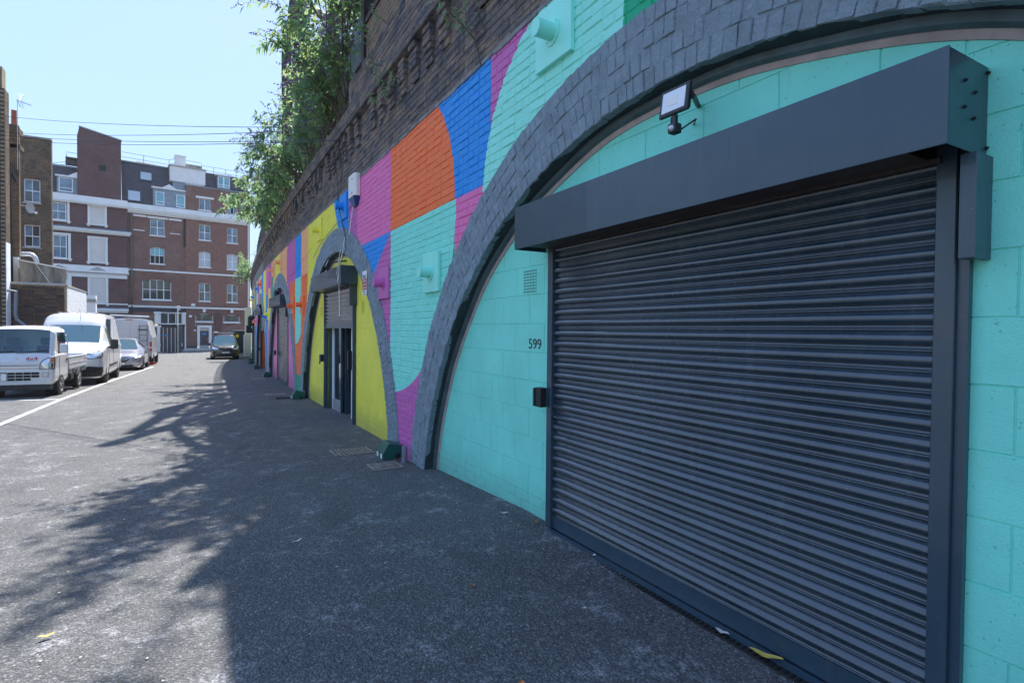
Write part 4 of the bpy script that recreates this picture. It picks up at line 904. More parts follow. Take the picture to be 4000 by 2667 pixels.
# ---------------------------------------------------------------- vehicles
def half(s):
    y, w, zb, zm, zbelt, zt, wt, cr = s
    return [(0,zb),(w*.9,zb),(w*.985,zb+.09),(w,zm),(w-.008,zbelt-.02),(w-.035,zbelt+.015),(wt+.035,zt-.13),(wt+.005,zt-.06),(wt-.075,zt),(wt*.55,zt+cr*.75),(0,zt+cr)]
def shell(stations, glass, paint, parent, name='body', capmat=None, gname='window', sub=3):
    """stations refined smoothly between control rows; glass: dict interval-> list of segments"""
    rings = []; src = []
    for i in range(len(stations)-1):
        a, b = stations[i], stations[i+1]; n = sub
        for k in range(n):
            t = k/n; rings.append(tuple(a[j]+(b[j]-a[j])*t for j in range(8))); src.append(i)
    rings.append(stations[-1]); H = [half(s) for s in rings]; nH = len(H[0])
    P = []; 
    for s, h in zip(rings, H): P.append([(x, s[0], z) for x, z in h]+[(-x, s[0], z) for x, z in reversed(h[1:-1])])
    n = len(P[0]); body = MB(); gl = {}
    body.v = [p for r in P for p in r]
    for i in range(len(P)-1):
        for j in range(n):
            jj = j if j < nH-1 else n-1-j   # mirrored segment index
            f = (i*n+j, i*n+(j+1)%n, (i+1)*n+(j+1)%n, (i+1)*n+j)
            key = None
            for g, (ints, segs) in glass.items():
                if src[i] in ints and jj in segs: key = (g, 0 if len(segs) > 1 or jj > 7 else (1 if j < nH-1 else 2))
            if key: gl.setdefault(key, []).append(f)
            else: body.f.append(f); body.m.append(0)
    body.f.append(tuple(range(n))); body.f.append(tuple((len(P)-1)*n+k for k in range(n-1,-1,-1))); body.m += [0,0]
    o = body.build(name, paint, parent, local=True, smooth=32)
    for (g, k), fs in gl.items():
        used = sorted({i for f in fs for i in f}); mp = {u: q for q, u in enumerate(used)}
        m = MB(); m.v = [tuple(body.v[u]) for u in used]; m.f = [tuple(mp[i] for i in f) for f in fs]; m.m = [0]*len(fs); m.build(g, M['van_glass'] if 'van' in g else M['truck_glass' if 'truck' in g else 'car_glass'], parent, local=True, smooth=40)
    return P
def wheel_mesh(r, w, spokes=7, rimr=.66):
    ty = MB(); N = 36; prof = [(-w/2,rimr*r),(-w/2,r*.93),(-w/2+.02,r*.985),(-w/4,r),(w/4,r),(w/2-.02,r*.985),(w/2,r*.93),(w/2,rimr*r)]
    P = []
    for k in range(N):
        th = 2*math.pi*k/N
        for a, b in prof: P.append((a, b*math.cos(th), b*math.sin(th)))
    L = len(prof); ty.add(P, [(k*L+j, k*L+j+1, ((k+1)%N)*L+j+1, ((k+1)%N)*L+j) for k in range(N) for j in range(L-1)])
    rim = MB(); ro = rimr*r
    P = []
    for k in range(N):
        th = 2*math.pi*k/N
        for a, b in ((w/2+.002, ro*1.02),(w/2-.01, ro*.93),(w/2-.05,ro*.9)): P.append((a, b*math.cos(th), b*math.sin(th)))
    rim.add(P, [(k*3+j, k*3+j+1, ((k+1)%N)*3+j+1, ((k+1)%N)*3+j) for k in range(N) for j in range(2)])
    for k in range(spokes):
        th = 2*math.pi*k/spokes; c, s = math.cos(th), math.sin(th); q = lambda rr, t, a: (a, rr*c-t*s, rr*s+t*c)
        rim.add([q(.02,-.03*r/.3,w/2-.03), q(.02,.03*r/.3,w/2-.03), q(ro*.95,.018*r/.3,w/2-.008), q(ro*.95,-.018*r/.3,w/2-.008)], [(0,1,2,3)])
    rim.cyl((w/2-.05,0,0),(w/2-.012,0,0), .05*r/.3, 12)
    bk = MB(); bk.cyl((w/2-.07,0,0),(w/2-.065,0,0), ro*.99, 24)
    return ty, rim, bk
def front(stations, off=.014):
    """y of the body skin at (x, z), seen from the front"""
    def f(x, z):
        x = abs(x)
        for i in range(len(stations)-1):
            a, b = stations[i], stations[i+1]
            for k in range(12):
                t = k/12; h = half(tuple(a[j]+(b[j]-a[j])*t for j in range(8))); zs = [p[1] for p in h]
                for p, q in zip(h[1:-1], h[2:]):
                    if p[1] <= z <= q[1] and q[1] > p[1]:
                        w = p[0]+(q[0]-p[0])*(z-p[1])/(q[1]-p[1])
                        if x <= w: return a[0]+(b[0]-a[0])*t-off
        return stations[-1][0]
    return lambda x, z: min(f(x, z), f(max(0, abs(x)-.03), z)+.03)
WC = {}
def wheel(parent, x, y, r, w, side, spokes=7, rim='alloy', well=True):
    key = (r, w, spokes, rim)
    if key not in WC:
        t, q, b = wheel_mesh(r, w, spokes); hold = bpy.data.objects.new('wheel_source', None)
        WC[key] = [z.build(n, M[m], None, local=True, smooth=35).data for z, n, m in ((t,'tyre','tyre'),(q,'rim',rim),(b,'brake_backing','black_plastic'))]
        for ob in list(COL.objects):
            if ob.data in WC[key]: bpy.data.objects.remove(ob)
    wo_ = bpy.data.objects.new('wheel', None); wo_.empty_display_size = .1; COL.objects.link(wo_); wo_.parent = parent; wo_.location = (x, y, r); wo_.rotation_euler = (0, 0, 0 if side > 0 else math.pi)
    for me, n in zip(WC[key], ('tyre','rim','brake_backing')): link(n, me, wo_)
    if well:
        m = MB(); X = x+side*(w/2-.02); m.cyl((X-side*.25, y, r*1.04), (X+side*.004, y, r*1.04), r*1.17, 28); m.build('wheel_arch', M['black_plastic'], parent, local=True)
def lb(parent, name, mat, *box, bevel=0, seg=1):
    m = MB(); m.box(*box); return m.build(name, M[mat], parent, local=True, bevel=bevel, seg=seg)
def poly_y(parent, name, mat, pts, y0, y1, bevel=0, cell=.05):
    """outline in (x, z) laid over the body skin y0(x, z) and given thickness"""
    f = y0 if callable(y0) else (lambda a, b: y0)
    n = len(pts); me = bpy.data.meshes.new(name); bm = bmesh.new(); bm.faces.new([bm.verts.new((a, 0, b)) for a, b in pts])
    xs = [p[0] for p in pts]; zs = [p[1] for p in pts]
    for lo, hi, no, ax in ((min(xs), max(xs), (1,0,0), 0), (min(zs), max(zs), (0,0,1), 2)):
        k = lo+cell
        while k < hi:
            co = (k,0,0) if ax == 0 else (0,0,k); bmesh.ops.bisect_plane(bm, geom=bm.verts[:]+bm.edges[:]+bm.faces[:], plane_co=co, plane_no=no); k += cell
    for v in bm.verts: v.co.y = f(v.co.x, v.co.z)
    r = bmesh.ops.extrude_face_region(bm, geom=bm.faces[:]); 
    for g in r['geom']:
        if isinstance(g, bmesh.types.BMVert): g.co.y += y1
    bmesh.ops.recalc_face_normals(bm, faces=bm.faces); bm.to_mesh(me); bm.free(); me.materials.append(M[mat])
    me.polygons.foreach_set('use_smooth', [True]*len(me.polygons)); me.set_sharp_from_angle(angle=rad(40)); return link(name, me, parent)
def plate(parent, s, y, z, x=0., w=.52, h=.112, mat='plate_white', ev=False, size=.1, two=None):
    m = MB(); m.box(x-w/2, x+w/2, y-.006, y, z-h/2, z+h/2); o = m.build('number_plate', M[mat], parent, local=True)
    if ev:
        m = MB(); m.box(x-w/2, x-w/2+.05, y-.008, y-.0062, z-h/2, z+h/2); m.build('green_band', M['ev_green'], o, local=True)
    rows = [(s, z)] if two is None else [(s, z+h*.24), (two, z-h*.24)]
    for q, zz in rows: text_mesh(q, size, M['letter_dark'], o, frame_mtx((x+(.02 if ev else 0), y-.0075, zz), (1,0,0), (0,0,1)), ext=.0008, sx=.95)
def seats(parent, ys, zc, xs, w=.42, h=.62):
    for y in ys:
        for x in xs:
            m = MB(); m.box(x-w/2, x+w/2, y, y+.12, zc, zc+h); m.build('seat', M['seat_fabric'], parent, local=True, bevel=.05, seg=2)
            m = MB(); m.box(x-.12, x+.12, y+.01, y+.10, zc+h+.02, zc+h+.22); m.build('headrest', M['seat_fabric'], parent, local=True, bevel=.04, seg=2)
# ---- white kei truck
tk = thing('pickup_truck', 'small white flatbed truck with red 4x4 badge, nearest of the parked vehicles', 'truck', (-3.86, 17.75, gz(18.6)), rad(-3.2))
T = [(0.0,.60,.34,.5,.80,.90,.54,.0),(.03,.70,.33,.5,.86,.97,.64,0),(.07,.728,.32,.52,.96,1.04,.68,.01),(.12,.735,.32,.55,1.03,1.10,.69,.015),(.38,.735,.32,.55,1.06,1.68,.655,.03),(.52,.735,.32,.55,1.06,1.75,.635,.035),(1.28,.735,.32,.55,1.06,1.77,.63,.035),(1.38,.725,.32,.55,1.04,1.73,.60,.03)]
shell(T, {'windscreen_truck': ((3,), (8,9)), 'side_window': ((5,), (5,)), 'rear_window': ((99,), (8,))}, M['white_van_paint'], tk)
for side in (1,-1):
    wheel(tk, side*.665, .66, .27, .145, side, 8); wheel(tk, side*.665, 2.50, .27, .145, side, 8, well=False)
    poly_y(tk, 'headlight', 'headlamp', [(side*.46,.72),(side*.73,.72),(side*.725,.98),(side*.64,.99),(side*.53,.93),(side*.475,.83)], front(T), .05)
    poly_y(tk, 'headlight_trim', 'black_plastic', [(side*.445,.705),(side*.738,.705),(side*.732,.995),(side*.63,1.005),(side*.515,.945),(side*.458,.84)], front(T, .008), .03)
    poly_y(tk, 'indicator', 'lamp_amber', [(side*.655,.90),(side*.725,.88),(side*.722,.97),(side*.65,.975)], front(T, .018), .03)
    m = MB(); m.cyl((side*.56,-.016,.575),(side*.56,.03,.575), .05, 20); m.build('fog_lamp', M['headlamp'], tk, local=True)
    m = MB(); m.box(side*.56-.07, side*.56+.07, -.008, .01, .51, .64); m.build('fog_bezel', M['alloy'], tk, local=True, bevel=.01)
    m = MB(); m.tube([(side*.73,.40,1.14),(side*.80,.36,1.14),(side*.86,.36,1.17)], .018, 6); m.build('mirror_arm', M['black_plastic'], tk, local=True)
    m = MB(); m.box(side*.87-.085, side*.87+.085, .28, .36, 1.10, 1.34); m.build('wing_mirror', M['white_van_paint'], tk, local=True, bevel=.03, seg=2)
    m = MB(); m.box(side*.742-.008, side*.742+.008, 1.10, 1.24, .88, .92); m.build('door_handle', M['black_plastic'], tk, local=True)
    m = MB(); m.box(side*.737-.003, side*.737+.003, .50, .506, .35, 1.0); m.box(side*.737-.003, side*.737+.003, 1.29, 1.296, .35, 1.6); m.build('door_seam', M['black_plastic'], tk, local=True)
    m = MB(); m.tube([(side*.58,.42,1.70),(side*.58,.42,1.77),(side*.52,.42,1.77),(side*.52,.42,1.70)], .010, 6); m.v = [(a,b,c+.035) for a,b,c in m.v]; m.build('roof_loop', M['white_van_paint'], tk, local=True)
for k, z in enumerate((.755, .805, .85)):
    lb(tk, 'chrome_bar', 'chrome' if k != 1 else 'alloy', -.44, .44, -.012+.006*k, .02, z-.018, z+.016, bevel=.004)
lb(tk, 'grille_frame', 'white_van_paint', -.47, .47, -.006, .02, .72, .885, bevel=.006)
for i in range(-3, 4):
    for j, z in enumerate((.612, .54, .465)):
        if j == 2 and i > 1: continue
        lb(tk, 'grille_opening', 'interior_dark', i*.152-.018+.007, min((i+1)*.152-.018-.007, .42), -.010, .01, z-.028, z+.028)
plate(tk, '     3', -.014, .53, x=-.345, w=.33, h=.17, size=.085, two='     S'); bpy.context.view_layer.update()
text_mesh('4x4', .125, M['sign_red'], tk, frame_mtx((.295, .022, .975), (1,0,0), (0,.09,1)), 'badge', sx=1.25, ext=.003)
text_mesh('ELECTRIC 4WD', .028, M['letter_dark'], tk, frame_mtx((.295, .008, .925), (1,0,0), (0,.09,1)), 'badge_text', ext=.002)
lg = MB()
for k in range(3):
    th = math.pi/2+k*2*math.pi/3; c, s = math.cos(th), math.sin(th); q = lambda r, t: (-.0+r*c-t*s, .012, .965+r*s+t*c)
    lg.add([q(.0,0), q(.022,.013), q(.045,0), q(.022,-.013)], [(0,1,2,3)])
lg.build('emblem', M['chrome'], tk, local=True)
lb(tk, 'under_bumper', 'black_plastic', -.66, .66, .04, .3, .20, .33)
m = MB(); m.tube([(-.55,.10,1.12),(-.05,.13,1.16)], .010, 5); m.tube([(-.02,.10,1.12),(.58,.14,1.17)], .010, 5); m.build('wiper', M['black_plastic'], tk, local=True)
seats(tk, (.98,), .75, (-.34, .34), .40, .52)
lb(tk, 'cab_back_panel', 'white_render', -.62, .62, 1.33, 1.345, .5, 1.18); lb(tk, 'cab_floor', 'seat_fabric', -.68, .68, .2, 1.33, .5, .6); lb(tk, 'dashboard', 'black_plastic', -.66, .66, .18, .42, .78, 1.06, bevel=.03)
m = MB(); m.tube([(-.32+.15*math.cos(a),.50+.03*math.sin(a),1.02+.15*math.sin(a)) for a in np.linspace(0,2*math.pi,20)], .012, 6); m.build('steering_wheel', M['black_plastic'], tk, local=True)
lb(tk, 'bed_floor', 'white_van_paint', -.71, .71, 1.42, 3.34, .60, .66); 
for side in (1,-1):
    lb(tk, 'bed_side', 'white_van_paint', side*.72-.015, side*.72+.015, 1.42, 3.34, .62, .92, bevel=.006); lb(tk, 'bed_rail', 'white_van_paint', side*.72-.024, side*.72+.024, 1.41, 3.35, .92, .955, bevel=.008)
    lb(tk, 'bed_rib', 'white_van_paint', side*.738-.006, side*.738+.006, 1.45, 3.3, .76, .78)
    for y in (1.6, 2.0, 2.9, 3.2): lb(tk, 'bed_bracket', 'galvanised', side*.70-.03, side*.70+.03, y, y+.05, .48, .62)
text_mesh('4x4', .09, M['sign_red'], tk, frame_mtx((.7455, 3.1, .84), (0,1,0), (0,0,1)), 'badge', sx=1.2, ext=.002)
lb(tk, 'tailgate', 'white_van_paint', -.72, .72, 3.33, 3.36, .62, .93); lb(tk, 'headboard', 'white_van_paint', -.70, .70, 1.41, 1.44, .66, 1.15); lb(tk, 'chassis', 'black_plastic', -.35, .35, .9, 3.3, .36, .58); lb(tk, 'battery_box', 'black_plastic', .45, .72, 1.65, 1.95, .32, .56, bevel=.01)
m = MB(); m.tube([(-.7,1.43,1.15),(-.7,1.43,1.55),(.7,1.43,1.55),(.7,1.43,1.15)], .02, 6); m.build('guard_frame', M['white_van_paint'], tk, local=True)
# ---- white panel van, front on
fv = thing('panel_van', 'white high roof panel van with black lower bumper behind the small truck', 'van', (-3.54, 21.35, gz(22.3)), 0)
V = [(0.0,.72,.24,.5,.80,.90,.62,.0),(.05,.86,.22,.55,.92,1.00,.74,.01),(.22,.95,.22,.6,1.04,1.10,.80,.02),(.60,.985,.22,.6,1.13,1.20,.83,.03),(1.0,.985,.22,.6,1.20,1.30,.835,.03),(1.72,.985,.22,.6,1.20,1.86,.79,.03),(1.80,.985,.22,.6,1.20,1.94,.80,.05),(2.15,.985,.22,.6,1.20,2.20,.77,.06),(2.6,.985,.22,.6,1.20,2.26,.75,.06),(4.7,.985,.22,.6,1.20,2.26,.75,.06),(4.95,.95,.26,.6,1.20,2.20,.70,.04)]
shell(V, {'windscreen_van': ((4,), (8,9)), 'side_window': ((5,6,7), (5,))}, M['white_van_paint'], fv)
for side in (1,-1):
    wheel(fv, side*.875, .98, .335, .21, side, 5, 'black_plastic'); wheel(fv, side*.875, 3.9, .335, .21, side, 5, 'black_plastic')
    poly_y(fv, 'headlight', 'headlamp', [(side*.50,.90),(side*.62,.84),(side*.88,.86),(side*.935,.92),(side*.92,1.08),(side*.80,1.04),(side*.60,.96)], front(V, .02), .05)
    poly_y(fv, 'headlight_trim', 'black_plastic', [(side*.48,.90),(side*.61,.82),(side*.89,.84),(side*.95,.91),(side*.935,1.10),(side*.80,1.06),(side*.59,.98)], front(V, .010), .04)
    m = MB(); m.tube([(side*.96,1.22,1.16),(side*1.04,1.18,1.15),(side*1.08,1.18,1.20)], .035, 6); m.build('mirror_arm', M['black_plastic'], fv, local=True)
    m = MB(); m.box(side*1.14-.11, side*1.14+.11, 1.08, 1.20, 1.10, 1.42); m.build('wing_mirror', M['black_plastic'], fv, local=True, bevel=.04, seg=3)
    lb(fv, 'door_handle', 'black_plastic', side*.992-.01, side*.992+.012, 2.2, 2.4, 1.03, 1.06); lb(fv, 'door_seam', 'black_plastic', side*.987-.002, side*.987+.002, 2.45, 2.458, .4, 1.9); lb(fv, 'door_seam', 'black_plastic', side*.987-.002, side*.987+.002, 1.36, 1.368, .4, 1.2)
    lb(fv, 'side_moulding', 'black_plastic', side*.99-.01, side*.99+.012, 1.4, 3.4, .50, .58, bevel=.005)
poly_y(fv, 'bumper', 'black_plastic', [(-.90,.22),(.90,.22),(.95,.40),(.95,.56),(.60,.60),(.42,.50),(-.42,.50),(-.60,.60),(-.95,.56),(-.95,.40)], front(V, .02), .14, .02)
poly_y(fv, 'bumper_intake', 'interior_dark', [(.52,.42),(.80,.42),(.86,.50),(.80,.56),(.56,.54)], front(V, .03), .02); poly_y(fv, 'bumper_intake', 'interior_dark', [(-.52,.42),(-.80,.42),(-.86,.50),(-.80,.56),(-.56,.54)], front(V, .03), .02)
poly_y(fv, 'grille', 'black_plastic', [(-.38,.62),(.38,.62),(.50,.76),(.40,.90),(-.40,.90),(-.50,.76)], front(V, .018), .03, .01)
for z in (.67,.73,.79,.85): lb(fv, 'grille_bar', 'grey_plastic', -.40, .40, -.026, -.008, z-.008, z+.008)
lg = MB(); lg.tube([(.09*math.cos(a), -.03, .83+.035*math.sin(a)) for a in np.linspace(0,2*math.pi,24)], .006, 6); lg.build('emblem', M['chrome'], fv, local=True)
m = MB(); m.tube([(-.75,1.0,1.27),(-.05,1.08,1.32)], .012, 5); m.tube([(.05,1.0,1.28),(.75,1.06,1.31)], .012, 5); m.build('wiper', M['black_plastic'], fv, local=True)
for x in (-.5,-.25,0,.25,.5): lb(fv, 'roof_rib', 'white_van_paint', x-.012, x+.012, 2.3, 4.6, 2.285, 2.33-.01*abs(x)*4)
m = MB(); m.tube([(.15,1.9,2.02),(.16,1.65,2.42)], .006, 5); m.build('aerial', M['black_plastic'], fv, local=True)
seats(fv, (2.0,), .85, (-.5,.5), .48, .62); lb(fv, 'bulkhead', 'grey_plastic', -.9, .9, 2.45, 2.47, .4, 2.1); lb(fv, 'dashboard', 'grey_plastic', -.86, .86, 1.05, 1.5, .95, 1.20, bevel=.04); lb(fv, 'cab_floor', 'black_plastic', -.9, .9, .5, 2.45, .3, .4)
# ---- silver saloon
sv = thing('parked_car', 'dark silver saloon car between the two white vans', 'car', (-3.10, 30.1, gz(31)), 0)
S_ = [(0.0,.60,.24,.36,.50,.58,.50,.0),(.05,.80,.18,.4,.58,.66,.66,.01),(.30,.90,.16,.45,.68,.745,.74,.02),(.80,.93,.16,.45,.76,.83,.78,.03),(1.35,.932,.16,.45,.86,.935,.74,.03),(2.15,.932,.16,.45,.90,1.37,.56,.03),(2.6,.932,.16,.45,.92,1.43,.56,.03),(3.2,.932,.16,.45,.93,1.41,.56,.03),(4.1,.925,.18,.45,.96,1.08,.66,.02),(4.7,.88,.24,.45,.9,1.02,.7,.01),(4.88,.8,.3,.45,.8,.9,.66,.0)]
shell(S_, {'windscreen_van': ((4,), (8,9)), 'side_window': ((5,6,7), (5,)), 'rear_window': ((7,), (8,9))}, M['silver_paint'], sv)
for side in (1,-1):
    wheel(sv, side*.83, .93, .335, .22, side, 10); wheel(sv, side*.83, 3.75, .335, .22, side, 10)
    poly_y(sv, 'headlight', 'headlamp', [(side*.46,.62),(side*.60,.585),(side*.84,.61),(side*.88,.68),(side*.86,.735),(side*.66,.70)], front(S_), .10, .008)
    poly_y(sv, 'fog_trim', 'chrome', [(side*.52,.34),(side*.84,.39),(side*.84,.42),(side*.54,.375)], front(S_, .02), .03)
    poly_y(sv, 'fog_lamp', 'headlamp', [(side*.60,.30),(side*.78,.32),(side*.78,.375),(side*.60,.35)], front(S_, .012), .03)
    m = MB(); m.box(side*1.0-.09, side*1.0+.09, 1.52, 1.62, .93, 1.06); m.build('wing_mirror', M['silver_paint'], sv, local=True, bevel=.04, seg=3)
poly_y(sv, 'grille', 'black_plastic', [(-.42,.50),(-.30,.40),(.30,.40),(.42,.50),(.46,.60),(-.46,.60)], front(S_, .014), .03, .006)
poly_y(sv, 'lower_intake', 'interior_dark', [(-.55,.20),(.55,.20),(.62,.28),(-.62,.28)], front(S_, .012), .03)
m = MB(); m.tube([(-.46,-.006,.605),(-.30,-.03,.53),(-.075,-.035,.525)], .012, 6); m.tube([(.46,-.006,.605),(.30,-.03,.53),(.075,-.035,.525)], .012, 6); m.tube([(.07*math.cos(a), -.035, .535+.07*math.sin(a)) for a in np.linspace(0,2*math.pi,24)], .009, 6); m.add([(-.05,-.04,.53),(-.01,-.04,.56),(.05,-.04,.565),(.01,-.04,.535),(.03,-.04,.505),(-.03,-.04,.51)], [(0,5,4,3,2,1)]); m.build('emblem', M['chrome'], sv, local=True)
plate(sv, 'FN17 KNY', -.03, .34, w=.52, h=.112, size=.098)
m = MB(); m.tube([(-.6,1.30,.95),(-.05,1.36,.985)], .010, 5); m.tube([(.0,1.32,.965),(.6,1.34,.96)], .010, 5); m.build('wiper', M['black_plastic'], sv, local=True)
seats(sv, (2.4,), .5, (-.38,.38), .46, .58); lb(sv, 'dashboard', 'black_plastic', -.78, .78, 1.5, 2.0, .70, .90, bevel=.04); lb(sv, 'cab_floor', 'black_plastic', -.8, .8, 1.3, 4.0, .22, .3)
# ---- white van rear on, with ladder and roof rack
wv = thing('panel_van', 'tall white van seen from behind with a black ladder on its rear door', 'van', (-3.14, 36.0, gz(38)), 0)
R_ = [(0.0,.93,.42,.8,1.6,2.46,.72,.05),(.05,.99,.38,.8,1.6,2.53,.76,.06),(.3,1.0,.36,.8,1.6,2.56,.78,.06),(4.2,1.0,.36,.8,1.6,2.56,.78,.06),(4.6,1.0,.36,.8,1.5,2.3,.8,.05),(5.3,.99,.36,.8,1.2,1.3,.84,.03),(5.9,.9,.4,.7,.9,1.0,.7,.0)]
shell(R_, {}, M['white_van_paint'], wv)
for side in (1,-1):
    wheel(wv, side*.90, 1.25, .35, .22, side, 5, 'grey_plastic'); wheel(wv, side*.90, 4.9, .35, .22, side, 5, 'grey_plastic')
    lb(wv, 'tail_light', 'lamp_red', side*.93-.05, side*.93+.05, -.012, .05, .82, 1.35, bevel=.01); lb(wv, 'tail_light_clear', 'lamp_lens', side*.93-.051, side*.93+.051, -.014, .0, .98, 1.07)
    lb(wv, 'hinge', 'white_van_paint', side*.96-.03, side*.96+.04, -.02, .03, 1.62, 1.70); lb(wv, 'hinge', 'white_van_paint', side*.96-.03, side*.96+.04, -.02, .03, .72, .80)
lb(wv, 'door_seam', 'grey_plastic', -.004, .004, -.006, .0, .5, 2.45); lb(wv, 'brake_light', 'lamp_red', -.2, .14, -.004, .03, 2.515, 2.56)
for side in (1,-1): 
    m = MB(); P4 = [(side*.08,.9),(side*.86,.9),(side*.86,1.95),(side*.80,2.02),(side*.14,2.02),(side*.08,1.95)]
    m.tube([(a, -.001, b) for a, b in P4]+[(P4[0][0],-.001,P4[0][1])], .008, 4); m.build('door_pressing', M['white_van_paint'], wv, local=True)
lb(wv, 'rear_bumper', 'black_plastic', -.98, .98, -.12, .08, .38, .56, bevel=.02)
ld = lb(wv, 'ladder', 'black_plastic', .40, .425, -.10, -.07, .62, 2.25); lb(ld, 'ladder_rail', 'black_plastic', .76, .785, -.10, -.07, .62, 2.25)
for z in (.8,1.1,1.4,1.7,1.98,2.2): lb(ld, 'rung', 'black_plastic', .425, .76, -.095, -.075, z, z+.022)
lb(ld, 'ladder_hook', 'black_plastic', .34, .80, -.10, .0, 2.0, 2.03)
rk = lb(wv, 'roof_rack', 'black_plastic', -.82, .82, .25, .30, 2.66, 2.70)
for y in (1.4, 2.6, 3.8): lb(rk, 'crossbar', 'black_plastic', -.82, .82, y, y+.05, 2.66, 2.70)
for x in (-.82, .82):
    m = MB(); m.tube([(x,.1,2.70),(x,4.0,2.70)], .025, 6); m.build('side_bar', M['black_plastic'], rk, local=True)
    for y in (.3, 2.0, 3.6): lb(rk, 'foot', 'black_plastic', x-.02, x+.02, y, y+.04, 2.55, 2.70)
m = MB(); m.tube([(-.9,.12,2.76),(.85,.12,2.70)], .045, 8); m.build('pipe_carrier', M['galvanised'], wv, local=True)
lb(wv, 'tow_step', 'lamp_red', .66, 1.22, -.35, -.25, .14, .24)
lb(wv, 'underside', 'black_plastic', -.7, .7, .1, 5.4, .22, .38)
# ---- black van
bv = thing('small_van', 'black small van with roof bars facing the camera at the far end', 'van', (1.80, 45.2, gz(46)), 0)
B_ = [(0.0,.66,.26,.42,.66,.76,.56,.0),(.05,.82,.2,.45,.78,.86,.68,.01),(.25,.90,.18,.5,.90,.98,.76,.02),(.85,.92,.18,.5,1.02,1.08,.80,.03),(1.05,.922,.18,.5,1.04,1.11,.80,.03),(1.75,.922,.18,.5,1.06,1.70,.70,.03),(2.1,.922,.18,.5,1.06,1.80,.70,.04),(4.3,.92,.18,.5,1.06,1.80,.70,.04),(4.4,.9,.22,.5,1.06,1.74,.66,.03)]
shell(B_, {'windscreen_van': ((4,), (8,9)), 'side_window': ((5,), (5,))}, M['black_car_paint'], bv)
for side in (1,-1):
    wheel(bv, side*.81, .88, .32, .21, side, 5); wheel(bv, side*.81, 3.6, .32, .21, side, 5)
    poly_y(bv, 'headlight', 'headlamp', [(side*.46,.76),(side*.62,.72),(side*.84,.76),(side*.87,.86),(side*.84,.93),(side*.60,.87),(side*.47,.82)], front(B_), .08, .008)
    m = MB(); m.box(side*1.02-.09, side*1.02+.09, 1.28, 1.38, 1.02, 1.20); m.build('wing_mirror', M['black_plastic'], bv, local=True, bevel=.03, seg=2)
poly_y(bv, 'grille', 'black_plastic', [(-.45,.78),(-.30,.72),(.30,.72),(.45,.78),(.45,.86),(-.45,.86)], front(B_, .014), .03, .004)
poly_y(bv, 'lower_intake', 'interior_dark', [(-.55,.26),(.55,.26),(.60,.40),(-.60,.40)], front(B_, .014), .03)
plate(bv, 'YT72 OGU', -.014, .53, w=.52, h=.112, ev=True, size=.092)
m = MB(); m.add([(-.04,-.012,.76),(-.01,-.012,.83),(.02,-.012,.86),(.04,-.012,.83),(.02,-.012,.80),(.045,-.012,.78),(.02,-.012,.74),(.0,-.012,.77)], [(0,7,6,5,4,3,2,1)]); m.build('emblem', M['chrome'], bv, local=True)
m = MB(); m.tube([(-.74,2.2,1.93),(.74,2.2,1.93)], .022, 6); m.tube([(-.74,3.6,1.93),(.74,3.6,1.93)], .022, 6); m.build('roof_bar', M['white_plastic'], bv, local=True)
for x in (-.68,.68): lb(bv, 'bar_foot', 'black_plastic', x-.03, x+.03, 2.15, 2.25, 1.78, 1.93)
lb(bv, 'roof_pod', 'white_plastic', -.68, -.42, 2.0, 2.5, 1.95, 2.03, bevel=.02)
m = MB(); m.tube([(.05,2.0,1.84),(.05,2.15,2.14)], .005, 5); m.build('aerial', M['black_plastic'], bv, local=True)
seats(bv, (2.1,), .7, (-.4,.4), .46, .58); lb(bv, 'bulkhead', 'grey_plastic', -.8, .8, 2.5, 2.52, .4, 1.7); lb(bv, 'dashboard', 'grey_plastic', -.8, .8, 1.15, 1.5, .85, 1.06, bevel=.04); lb(bv, 'cab_floor', 'black_plastic', -.85, .85, .5, 2.5, .22, .3)
# ---------------------------------------------------------------- building across the end of the yard
def FP(x, o, z): return (x+.134*o, 70+.135*(x-.65)-.991*o, z)
def fbx(mb, x0, x1, o0, o1, z0, z1):
    return mb.hexa([FP(x0,o1,z0),FP(x1,o1,z0),FP(x1,o0,z0),FP(x0,o0,z0),FP(x0,o1,z1),FP(x1,o1,z1),FP(x1,o0,z1),FP(x0,o0,z1)])
bd = thing('brick_building', 'tall red brick Victorian building with white bands across the end of the yard', 'building', (-3.5,70,-.7))
def fpart(name, mat, *boxes, parent=bd, bevel=0):
    m = MB()
    for b in boxes: fbx(m, *b)
    return m.build(name, M[mat], parent, bevel=bevel)
def wall_holes(name, mat, x0, x1, z0, z1, o, holes, th=.3):
    zs = sorted({z0, z1, *[max(z0,min(z1,h[i])) for h in holes for i in (2,3)]}); bx = []
    for a, b in zip(zs[:-1], zs[1:]):
        mid = (a+b)/2; cuts = sorted([(h[0], h[1]) for h in holes if h[2] < mid < h[3] and h[1] > x0 and h[0] < x1]); x = x0
        for c in cuts:
            if c[0] > x: bx.append((x, c[0], o-th, o, a, b))
            x = max(x, c[1])
        if x < x1: bx.append((x, x1, o-th, o, a, b))
    return fpart(name, mat, *bx)
